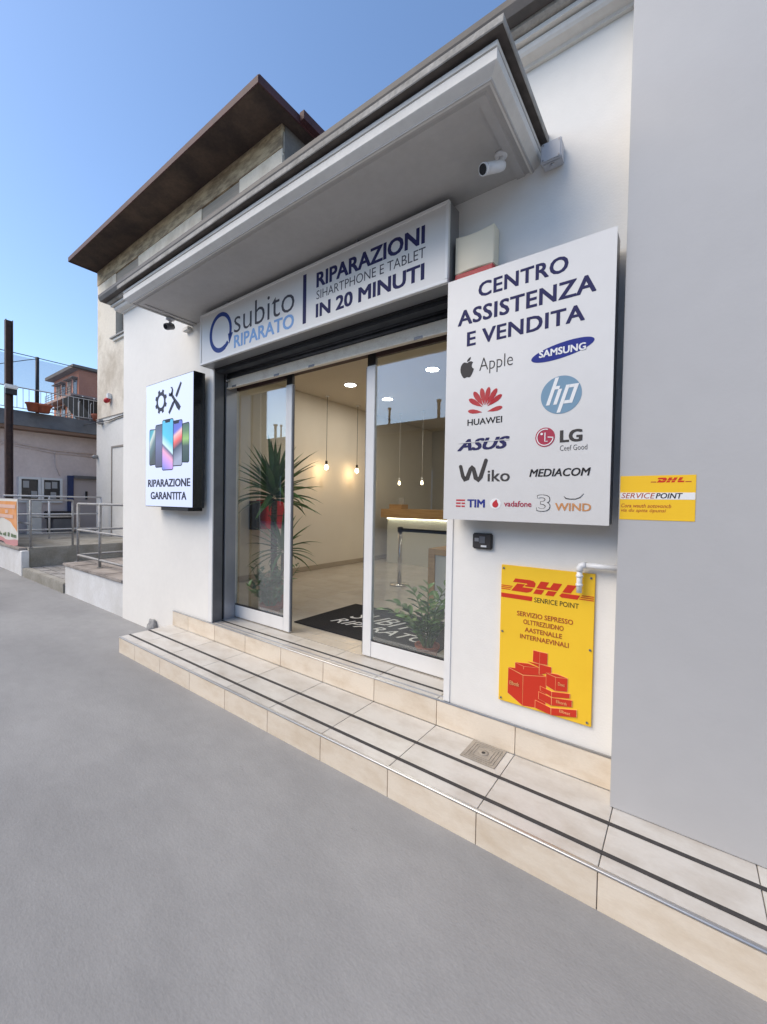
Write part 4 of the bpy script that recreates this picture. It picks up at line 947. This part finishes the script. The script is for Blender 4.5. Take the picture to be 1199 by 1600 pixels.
for k, (az, el, ln) in enumerate(((178, 52, 0.44), (150, 80, 0.47), (80, 86, 0.50), (20, 82, 0.54), (-30, 80, 0.56), (200, 76, 0.40), (260, 72, 0.36), (310, 70, 0.38), (60, 72, 0.42), (120, 84, 0.50), (-60, 83, 0.46), (5, 68, 0.34))):
    a = R(az); e = R(el); b0 = Vector((-1.64, 2.86, LZ + 0.08)) + Vector((math.cos(a), math.sin(a), 0)) * 0.03
    hd = Vector((math.cos(a), math.sin(a), 0)); P = []
    for i in range(9):
        u = i / 8; ee = e - 0.35 * u * u
        P.append(b0 + (hd * math.cos(ee) + Vector((0, 0, math.sin(ee)))) * ln * u)
    tube('stem', P, [0.009 * (1 - 0.7 * i / 8) for i in range(9)], 'leaf_zz', zz, n=6)
    for j in range(13):
        u = 0.22 + 0.78 * j / 12; f = u * 8; i = min(int(f), 7); q = P[i].lerp(P[i + 1], f - i)
        dirv = (P[i + 1] - P[i]).normalized(); side = dirv.cross(Vector((0, 0, 1))).normalized() * (1 if j % 2 else -1)
        fw = 0.75 if j < 11 else 1.6
        v = (side + dirv * fw + Vector((random.uniform(-.2, .2), random.uniform(-.2, .2), random.uniform(-.1, .3)))).normalized()
        s = random.uniform(0.95, 1.25) * (1 - 0.25 * abs(u - 0.6))
        share('leaf', ZL[j % 2], q, zz, aim(math.atan2(v.y, v.x), math.asin(v.z), random.uniform(-0.5, 0.5)), (s, s, s))

# ------------------------------------------------------------------ terrace, passage and platform left of the shop
TZ = 0.333
te = thing('raised_terrace', 'white low terrace wall with stone slabs on top left of the shop', 'terrace', (-7.0, 2.31, G))
box('wall', -8.10, -5.892, 2.312, 4.598, G - 0.1, TZ - 0.04, 'low_paint', te, bevel=0.01)
yb = 2.29; rows = [(2.285, 2.62)] + [(2.62 + 0.42 * k, 3.04 + 0.42 * k) for k in range(4)]
for j, (a, b) in enumerate(rows):
    x = -8.16
    while x < -5.95:
        wd = random.uniform(0.32, 0.62); x1 = min(x + wd, -5.893)
        if -5.893 - x1 < 0.12: x1 = -5.893
        dz = random.uniform(-0.004, 0.006)
        box('slab', x + 0.005, x1 - 0.005, a + 0.005 + random.uniform(-0.006, 0.004), min(b, 4.6) - 0.006, TZ - 0.0395, TZ + dz, 'stone_slab', te, bevel=0.005)
        x = x1
path = box('path', -10.45, -8.105, 2.42, 9.0, G - 0.1, -0.03, 'grout'); tag(path, kind='structure')
box('kerb', -10.45, -8.105, 2.29, 2.415, G - 0.1, 0.005, 'concrete', path, bevel=0.012)
cm = {}
for i in range(14):
    for j in range(12):
        x = -10.43 + 0.165 * i + random.uniform(-0.006, 0.006); yv = 2.425 + 0.165 * j
        if x + 0.16 > -8.11: continue
        dz = random.uniform(-0.004, 0.004)
        if 'c' not in cm: cm['c'] = box('paving_stone', x, x + 0.155, yv, yv + 0.155, -0.029, 0.0, 'cobble', path, bevel=0.008).data
        else: share('paving_stone', cm['c'], (x + 0.0775, yv + 0.0775, -0.0145 + dz), path, (0, 0, random.uniform(-0.04, 0.04)))
pf = box('platform', -22.0, -10.455, 2.40, 12.0, G - 0.1, 0.38, 'concrete', None, bevel=0.015); tag(pf, kind='structure')
lw = thing('low_wall', 'worn white low wall under the orange banner at far left', 'wall', (-14, 2.35, G))
box('wall', -22.0, -10.62, 2.30, 2.398, G - 0.1, 0.33, 'low_paint', lw, bevel=0.01)
box('coping', -22.0, -10.60, 2.27, 2.398, 0.3305, 0.382, 'stone_slab', lw, bevel=0.008)
box('pillar', -10.618, -10.44, 2.28, 2.398, G - 0.1, 0.33, 'low_paint', lw, bevel=0.01)

def railing(label, posts, rails, r=0.020, m='galvanised', base=None):
    t = thing('railing', label, 'railing', posts[0][0], 'grey tubular handrails')
    for a, b in posts: tube('post', [a, b], r, m, t, n=10)
    for pts in rails: tube('rail', pts, r * 0.92, m, t, n=10)
    for a, b in posts: lathe('foot_plate', [(r * 2.2, 0.001), (r * 2.2, 0.010)], a, m, t, n=12)
    return t
railing('tubular handrail on the stone slabs beside the shop wall',
        [((-8.2 + 0.06, 2.50, TZ), (-8.14, 2.50, 1.30)), ((-7.22, 2.50, TZ), (-7.22, 2.50, 1.30)), ((-6.3, 2.50, TZ), (-6.3, 2.50, 1.30)), ((-8.05, 4.35, TZ), (-8.05, 4.35, 0.89))],
        [[(-8.14, 2.50, 1.30), (-5.95, 2.50, 1.31)], [(-8.14, 2.50, 0.868), (-5.95, 2.50, 0.866)], [(-8.14, 2.50, 0.447), (-5.95, 2.50, 0.445)],
         [(-8.14, 2.50, 0.868), (-8.05, 4.5, 0.868)], [(-8.14, 2.50, 0.447), (-8.05, 4.5, 0.447)]])
railing('tubular handrail along the concrete platform edge',
        [((-10.50, 2.43, 0.38), (-10.50, 2.43, 1.34)), ((-10.50, 3.13, 0.38), (-10.50, 3.13, 1.34))],
        [[(-10.50, 2.43, 1.34), (-10.50, 3.13, 1.34)], [(-10.50, 2.43, 1.00), (-10.50, 3.13, 1.00)], [(-10.50, 2.43, 0.66), (-10.50, 3.13, 0.66)]])
railing('thin pale handrail on the platform in front of the pink building',
        [((-12.7, 3.30, 0.38), (-12.7, 3.30, 1.42)), ((-12.7, 4.42, 0.38), (-12.7, 4.42, 1.42))],
        [[(-12.7, 2.45, 1.42), (-12.7, 4.42, 1.42)], [(-12.7, 2.45, 0.98), (-12.7, 4.42, 0.98)], [(-12.7, 2.45, 0.60), (-12.7, 4.42, 0.60)]], r=0.022, m='pale_metal')
railing('handrail along the low wall carrying the orange banner',
        [((-13.4, 2.35, 0.383), (-13.4, 2.35, 1.34)), ((-15.0, 2.35, 0.383), (-15.0, 2.35, 1.34)), ((-11.95, 2.35, 0.383), (-11.95, 2.35, 1.34))],
        [[(-18.0, 2.35, 1.34), (-10.53, 2.43, 1.34)], [(-18.0, 2.35, 0.86), (-10.53, 2.43, 0.86)]])
# orange banner
bn = thing('banner', 'orange and white advertising banner tied to the handrail at far left', 'banner', (-11.8, 2.30, 0.42))
def cloth(name, x0, x1, zf0, zf1, yo, m, nx=26, nz=8):
    V, F = [], []
    for j in range(nz + 1):
        for i in range(nx + 1):
            x = x0 + (x1 - x0) * i / nx; a, b = zf0(x), zf1(x); z = a + (b - a) * j / nz
            V.append((x, 2.318 - yo + 0.010 * math.sin(5 * x + 1.5 * z) + 0.006 * math.sin(13 * x), z))
    for j in range(nz):
        for i in range(nx):
            a = j * (nx + 1) + i; F.append((a, a + 1, a + nx + 2, a + nx + 1))
    return obj(name, V, F, m, bn, smooth=True, fix=False)
arch = lambda x: 0.72 + 0.22 * max(-0.6, 1 - ((x + 12.05) / 1.0) ** 2)
cloth('sheet', -13.3, -10.85, lambda x: 0.45 + 0.03 * math.sin(4 * x), lambda x: 1.345, 0.0, 'banner_white')
cloth('orange_print', -13.3, -10.95, arch, lambda x: 1.30, 0.006, 'banner_orange')
cloth('pink_hem', -13.3, -10.86, lambda x: 0.40 + 0.03 * math.sin(4 * x), lambda x: 0.50 + 0.02 * math.sin(5 * x), 0.006, 'banner_pink')
for x0, x1, z in ((-13.2, -11.05, 1.19), (-11.75, -11.6, 1.08), (-13.2, -11.2, 0.98)):
    cloth('print_line', x0, x1, lambda x: z - 0.035, lambda x: z + 0.04, 0.011, 'banner_pale')
for k in range(11):
    x = -13.2 + 0.2 * k; h = random.uniform(0.04, 0.09)
    cloth('green_print', x, x + random.uniform(0.08, 0.17), lambda q: 0.555, lambda q: 0.555 + h, 0.008, 'banner_green', nx=4, nz=2)

# ------------------------------------------------------------------ neighbouring two-storey building
nb = thing('old_building', 'old two-storey beige building with a wide dark eave behind the shop', 'building', (-9.5, 4.6, 0.3))
NX0, NX1, NY = -13.5, -5.63, 4.6
W1, W2 = (-12.28, -10.97), (-8.12, -6.83)
boxes('wall', [(NX0, W1[0], NY, 5.2, 3.622, 7.346), (W1[1], W2[0], NY, 5.2, 3.622, 7.346), (W2[1], NX1, NY, 5.2, 3.622, 7.346), (W1[0], W1[1], NY, 5.2, 3.622, 5.62), (W2[0], W2[1], NY, 5.2, 3.622, 5.62)], 'plaster_old', nb)
box('frieze', NX0 + 0.0, NX1, NY - 0.012, 5.2, 7.35, 7.745, 'frieze', nb)
box('lower_wall', NX0 - 0.0, NX1, NY - 0.015, 5.2, -0.1, 3.60, 'plaster_white', nb)
box('string_course', NX0 - 0.01, NX1, NY - 0.03, 5.2, 3.601, 3.621, 'board_grey', nb)
box('side_wall', NX1 - 0.4, NX1 - 0.001, 5.201, 12.0, 3.0, 7.745, 'side_wall', nb)
box('side_wall', NX0, NX0 + 0.4, 5.201, 12.0, -0.1, 7.745, 'plaster_old', nb)
box('side_shade_plate', NX1 + 0.0005, NX1 + 0.014, NY + 0.05, 5.2, 3.85, 7.74, 'side_wall', nb)  # thin added plate, painted dark for the shade on this face
for k in range(7): box('quoin', NX1 + 0.0005, NX1 + 0.02, NY + 0.02, NY + 0.04 + 0.0, 5.0 + 0.38 * k, 5.34 + 0.38 * k, 'board_grey', nb)
for a, b in (W1, W2):
    wn = box('window', a + 0.001, b - 0.001, NY + 0.16, NY + 0.22, 5.66, 7.02, 'window_glass', nb)
    box('shutter_box', a + 0.001, b - 0.001, NY + 0.02, NY + 0.30, 7.021, 7.345, 'board_grey', wn)
    for c, d in ((a + 0.16, a + 0.22), (b - 0.10, b - 0.002), ((a + b) / 2 - 0.05, (a + b) / 2 + 0.05)): box('frame', c, d, NY + 0.11, NY + 0.159, 5.665, 7.02, 'window_frame', wn)
    box('frame', a + 0.221, (a + b) / 2 - 0.051, NY + 0.11, NY + 0.159, 5.665, 5.73, 'window_frame', wn)
    box('frame', (a + b) / 2 + 0.051, b - 0.101, NY + 0.11, NY + 0.159, 5.665, 5.73, 'window_frame', wn)
    box('sill', a - 0.16, b + 0.16, NY - 0.09, NY + 0.10, 5.621, 5.664, 'window_frame', wn, bevel=0.005)
    box('sill_moulding', a - 0.06, b + 0.06, NY - 0.05, NY - 0.001, 5.56, 5.6205, 'plaster_white', wn)
rf = box('roof', NX0 - 0.03, -5.40, 3.945, 12.2, 7.75, 7.80, 'eave_soffit', nb)
box('fascia', NX0 - 0.05, -5.38, 3.925, 3.9445, 7.735, 7.85, 'eave_edge', rf)
box('fascia', -5.3995, -5.375, 3.9455, 12.2, 7.735, 7.87, 'eave_edge', rf)
box('fascia', NX0 - 0.055, NX0 - 0.0305, 3.9455, 12.2, 7.735, 7.85, 'eave_edge', rf)
box('verge_gutter', -5.3745, -5.27, 4.75, 12.2, 7.76, 7.90, 'eave_edge', rf)
obj('roof_tiles', [(NX0 - 0.05, 3.93, 7.851), (-5.38, 3.93, 7.851), (-5.38, 12.2, 7.851), (NX0 - 0.05, 12.2, 7.851), (-9.4, 6.5, 8.5), (-9.4, 10, 8.5)], [(0, 1, 4), (1, 2, 5, 4), (2, 3, 5), (3, 0, 4, 5)], 'eave_edge', rf)
d_ = box('door', -12.38, -11.3, NY - 0.03, NY - 0.016, 0.345, 2.74, 'plaster_white', nb)
box('frame', -12.43, -12.385, NY - 0.045, NY - 0.016, 0.345, 2.79, 'board_grey', d_); box('frame', -12.384, -11.3, NY - 0.045, NY - 0.016, 2.745, 2.79, 'board_grey', d_)
sn = thing('wall_siren', 'small white and red siren on the old building wall', 'siren', (-12.55, 4.58, 4.03))
box('body', -12.60, -12.50, 4.50, 4.598, 4.07, 4.21, 'white_plastic', sn, bevel=0.01)
tube('beacon', [(-12.68, 4.52, 4.02), (-12.60, 4.52, 4.04), (-12.53, 4.54, 4.068)], [0.06, 0.07, 0.04], 'ink_red', sn, n=14)
cb = thing('cable_bracket', 'grey bracket with a cable on the pale lower wall of the old building', 'bracket', (-13.1, 4.57, 3.5))
box('bracket', -13.16, -13.04, 4.48, 4.584, 3.44, 3.57, 'galvanised', cb, bevel=0.005)
tube('cable', [(-14.9, 4.7, 3.62), (-13.4, 4.5, 3.50), (-13.1, 4.47, 3.49), (-12.6, 4.56, 3.50), (-12.0, 4.56, 3.53), (-11.2, 4.56, 3.56)], 0.012, 'dark_metal', cb, n=6)
tube('cable', [(-13.1, 4.46, 3.46), (-12.6, 4.56, 3.45), (-12.2, 4.57, 3.49), (-11.2, 4.57, 3.52)], 0.009, 'galvanised', cb, n=6)
wl = thing('wall_lamp', 'tiny grey lamp on the corner of the old building', 'wall lamp', (-13.42, 4.58, 2.5))
tube('body', [(-13.42, 4.584, 2.56), (-13.42, 4.50, 2.56), (-13.42, 4.47, 2.52)], [0.05, 0.06, 0.045], 'galvanised', wl, n=10)

# ------------------------------------------------------------------ pink building at far left
pb = thing('pink_building', 'low pinkish-grey building with a dark sheet roof at far left', 'building', (-15, 4, 0.38))
PX = -15.0
box('wall', -20, PX, 0.5, 14, 0.0, 3.29, 'pink_plaster', pb)
rfp = obj('roof', [(-20, 0.3, 3.78), (PX + 0.12, 0.3, 3.78), (PX + 0.12, 14, 3.78), (-20, 14, 3.78), (-20, 0.3, 3.75), (PX + 0.45, 0.3, 3.33), (PX + 0.45, 14, 3.33), (-20, 14, 3.33)],
         [(0, 1, 2, 3), (1, 5, 6, 2), (4, 7, 6, 5), (0, 4, 5, 1), (2, 6, 7, 3)], 'roof_sheet', pb)
box('fascia', PX + 0.001, PX + 0.43, 0.3, 14, 3.24, 3.325, 'roof_fascia', rfp)
for i, (za, zb2) in enumerate(((2.90, 2.74), (2.82, 2.66))):
    tube('wall_cable', [(PX + 0.02, 1.0, za + 0.05), (PX + 0.03, 3.0, za), (PX + 0.03, 4.0, zb2 + 0.04), (PX + 0.02, 5.2, zb2 + 0.02)], 0.022 - 0.008 * i, 'pink_plaster', pb, n=8)
tube('wall_cable', [(PX + 0.02, 4.02, 2.74), (PX + 0.02, 4.05, 2.3), (PX + 0.02, 4.14, 2.05)], 0.012, 'pink_plaster', pb, n=6)
for i, (a, b) in enumerate(((3.20, 3.69), (3.70, 4.20))):
    nbd = thing('notice_board', 'white framed notice board on the pink wall, ' + ('left one' if i == 0 else 'right one beside the blue door post'), 'notice board', (PX, (a + b) / 2, 1.3), 'notice boards on the pink wall')
    box('back', PX + 0.001, PX + 0.04, a + 0.04, b - 0.04, 1.30, 1.90, 'window_glass', nbd)
    for c, d, e, f in ((a, b, 1.90, 1.96), (a, b, 1.24, 1.30), (a, a + 0.06, 1.301, 1.899), (b - 0.06, b, 1.301, 1.899)): box('frame', PX + 0.001, PX + 0.07, c, d, e, f, 'white_plastic', nbd)
    for c, e in (((a + 0.10, 1.66), (a + 0.28, 1.38)) if i == 0 else ((a + 0.09, 1.64), (a + 0.25, 1.66), (a + 0.22, 1.36))): box('paper', PX + 0.041, PX + 0.044, c, c + 0.13, e, e + 0.19, 'paper', nbd)
bd2 = thing('pink_door', 'plain dull pink door with a dark blue post in the far building', 'door', (PX, 4.6, 0.38))
box('post', PX + 0.001, PX + 0.12, 4.33, 4.46, 0.381, 2.06, 'blue_paint', bd2)
box('leaf', PX + 0.001, PX + 0.04, 4.461, 5.3, 0.381, 1.98, 'door_pink', bd2); box('lintel', PX + 0.001, PX + 0.16, 4.461, 5.3, 1.981, 2.07, 'jamb_dark', bd2)
box('handle', PX + 0.041, PX + 0.08, 4.78, 4.83, 1.35, 1.60, 'dark_metal', bd2)
gb = thing('barbecue_cart', 'black barbecue cart standing against the pink wall', 'barbecue', (-14.6, 4.05, 0.38))
box('firebox', -14.80, -14.45, 3.72, 4.30, 0.78, 1.00, 'dark_metal', gb, bevel=0.02)
box('side_shelf', -14.78, -14.5, 4.301, 4.42, 0.90, 0.94, 'black_plastic', gb); box('cabinet', -14.78, -14.47, 3.86, 4.28, 0.381, 0.779, 'jamb_dark', gb, bevel=0.01)
for yv in (3.76, 4.36): tube('leg', [(-14.6, yv, 0.381), (-14.6, yv, 0.90 if yv > 4.3 else 0.78)], 0.02, 'dark_metal', gb, n=8)
tag(box('white_board', -14.62, -14.58, 3.30, 3.62, 0.381, 1.28, 'plaster_white', None, bevel=0.005), 'white board leaning against the pink wall under the notice boards', 'board')
# steel column
tag(boxes('steel_column', [(-13.57, -13.43, 2.64, 2.655, 0.381, 5.72), (-13.57, -13.43, 2.765, 2.78, 0.381, 5.72), (-13.508, -13.492, 2.6551, 2.7649, 0.381, 5.72)], 'rust_steel'), 'tall rust brown steel column at the left edge', 'column')
lb = thing('column_lamp', 'small white floodlight clamped to the rusty steel column', 'lamp', (-13.42, 2.70, 4.05))
box('body', -13.42, -13.30, 2.60, 2.85, 4.03, 4.13, 'white_plastic', lb, bevel=0.02); box('clamp', -13.4295, -13.33, 2.62, 2.83, 3.90, 4.029, 'dark_metal', lb)
# balustrade on the terrace roof
bl = thing('roof_balustrade', 'thin pale metal balustrade round the roof terrace of the pink building', 'balustrade', (-14.9, 4, 3.78))
tube('top_rail', [(-14.95, 0.6, 4.43), (-14.95, 9.0, 4.43)], 0.012, 'pale_metal', bl, n=6)
tube('bottom_rail', [(-14.95, 0.6, 3.86), (-14.95, 9.0, 3.86)], 0.014, 'pale_metal', bl, n=6)
V, F = tube_geo([(-14.95, 2.0, 3.865), (-14.95, 2.0, 4.42)], 0.008, 6)
b0 = obj('bar', V, F, 'pale_metal', bl)
yv = 2.13
while yv < 6.5:
    share('bar', b0.data, (-14.95, yv, 4.1425), bl); yv += 0.13
tf = thing('terrace_fence', 'tall net fence with black posts on the far roof terrace', 'fence', (-15.2, 4, 3.78))
for yv in (2.72, 3.66, 5.3): tube('post', [(-15.15, yv, 3.78), (-15.15, yv, 5.42)], 0.045, 'dark_metal', tf, n=8)
tube('wire', [(-15.15, 1.0, 5.36), (-15.15, 2.72, 5.40), (-15.15, 3.66, 5.40), (-15.15, 5.3, 5.38), (-15.15, 7, 5.36)], 0.012, 'dark_metal', tf, n=5)
tube('wire', [(-15.15, 2.72, 4.95), (-15.15, 3.66, 5.38)], 0.010, 'dark_metal', tf, n=5)
tube('wire', [(-15.15, 1.0, 4.46), (-15.15, 7, 4.46)], 0.012, 'dark_metal', tf, n=5)
for a, b in ((1.0, 2.72), (2.72, 3.66), (3.66, 5.3)):
    box('net', -15.151, -15.149, a + 0.046, b - 0.046, 4.475, 5.345, 'net', tf)
for i, (yv, r, lab) in enumerate(((3.46, 0.16, 'terracotta flower pot on the roof terrace edge, left one'), (3.70, 0.18, 'wide terracotta pot on the roof terrace edge, right one'))):
    lathe_o = lathe('flower_pot', [(r * 0.7, 0.001), (r * 0.95, 0.17 + 0.03 * (1 - i)), (r * 1.1, 0.17 + 0.03 * (1 - i)), (r * 1.1, 0.23), (r * 0.95, 0.23), (r * 0.9, 0.2)], (-14.72 - 0.0, yv, 3.78), 'terracotta', None, n=18)
    tag(lathe_o, lab, 'flower pot', 'pots on the roof terrace')
aw = thing('terrace_awning', 'black folded awning with metal supports on the roof terrace', 'awning', (-15.1, 5.2, 3.78))
obj('cover', [(-14.99, 4.50, 4.50), (-14.99, 7.0, 4.42), (-16.2, 7.0, 4.5), (-16.2, 4.5, 4.55), (-14.99, 4.95, 3.95), (-14.99, 7.0, 3.88), (-16.2, 7.0, 3.95), (-16.2, 4.9, 4.0)], BF, 'black_plastic', aw)
for yv in (4.62, 4.92): tube('support', [(-15.0, yv, 3.79), (-15.0, yv, 4.3), (-15.03, yv + 0.12, 4.52)], 0.02, 'pale_metal', aw, n=6)
for k, (yv, m_) in enumerate(((4.50, 'leaf_bush'), (4.72, 'terracotta'), (4.95, 'white_plastic'), (5.1, 'terracotta'))):
    pass
tag(lathe('flower_pot', [(0.10, 0.001), (0.15, 0.16), (0.16, 0.2), (0.13, 0.2)], (-14.74, 5.02, 3.78), 'terracotta', None, n=16), 'terracotta pot under the black awning on the terrace', 'flower pot', 'pots on the roof terrace')

# ------------------------------------------------------------------ red apartment block far away
ab = thing('apartment_block', 'distant red brick apartment block with balconies and a flat eave', 'building', (-65, 25, G))
box('wall', -69.6, -60.4, 18.6, 40, G, 17.1, 'brick_red', ab)
box('roof', -70.3, -59.8, 17.8, 41, 17.102, 17.5, 'apt_roof', ab)
tube('antenna', [(-61, 22, 17.5), (-61, 22, 19.6)], 0.05, 'dark_metal', ab, n=5)
tube('antenna', [(-61, 21.5, 19.2), (-61, 22.6, 19.2)], 0.04, 'dark_metal', ab, n=5)
for fl in range(5):
    z = 13.6 - 3.1 * fl
    if z < 2: break
    bal = box('balcony', -69.4, -59.5, 17.5, 18.599, z, z + 0.30, 'apt_slab', ab)
    box('balcony_slab', -60.399, -59.5, 18.6, 39, z, z + 0.30, 'apt_slab', bal)
    for h in (0.55, 0.85, 1.15):
        box('rail', -69.35, -59.55, 17.55, 17.59, z + h, z + h + 0.05, 'rust_steel', bal)
    for k in range(9): box('rail_post', -69.3 + 1.2 * k, -69.25 + 1.2 * k, 17.55, 17.59, z + 0.30, z + 1.15, 'rust_steel', bal)
    for k, x in enumerate((-68.2, -66.2, -64.0, -62.0)):
        wdw = box('window', x, x + 1.1, 18.54, 18.598, z + 0.31, z + 2.5, 'window_glass' if k % 2 else 'board_grey', ab)
        box('frame', x - 0.1, x, 18.50, 18.598, z + 0.31, z + 2.55, 'pale_metal', wdw); box('awning', x - 0.2, x + 1.3, 18.0, 18.599, z + 2.56, z + 2.66, 'apt_roof', wdw)
    for k, yv in enumerate((22, 27)):
        box('window', -60.399, -60.35, yv, yv + 1.2, z + 0.8, z + 2.3, 'window_glass', ab)

# ------------------------------------------------------------------ low building across the yard (mirrored in the door glass)
op = thing('yard_building', 'long low brown building across the yard, mirrored in the door glass', 'building', (-20, -16, G))
box('wall', -48, 20, -24, -15.2, G, 5.6, 'opposite', op)
box('roof_edge', -48.3, 20.3, -24.3, -14.9, 5.602, 6.15, 'opposite_roof', op)
for x, h, r in ((-25.4, 7.15, 0.10), (-24.75, 7.05, 0.06), (-14.7, 7.1, 0.07), (-11.3, 7.15, 0.09)):
    fl_ = tube('flue', [(x, -15.3, 6.15), (x, -15.3, h)], r, 'dark_metal', op, n=10)
    tube('cowl', [(x, -15.3, h + 0.001), (x, -15.3, h + 0.12)], r * 1.6, 'dark_metal', fl_, n=10)
for k in range(9):
    x = -44 + 6.5 * k
    wn = box('window', x, x + 2.2, -15.199, -15.15, 1.2, 3.2, 'window_glass', op)
    box('frame', x - 0.1, x, -15.199, -15.12, 1.1, 3.3, 'pale_metal', wn); box('frame', x + 2.2, x + 2.3, -15.199, -15.12, 1.1, 3.3, 'pale_metal', wn)
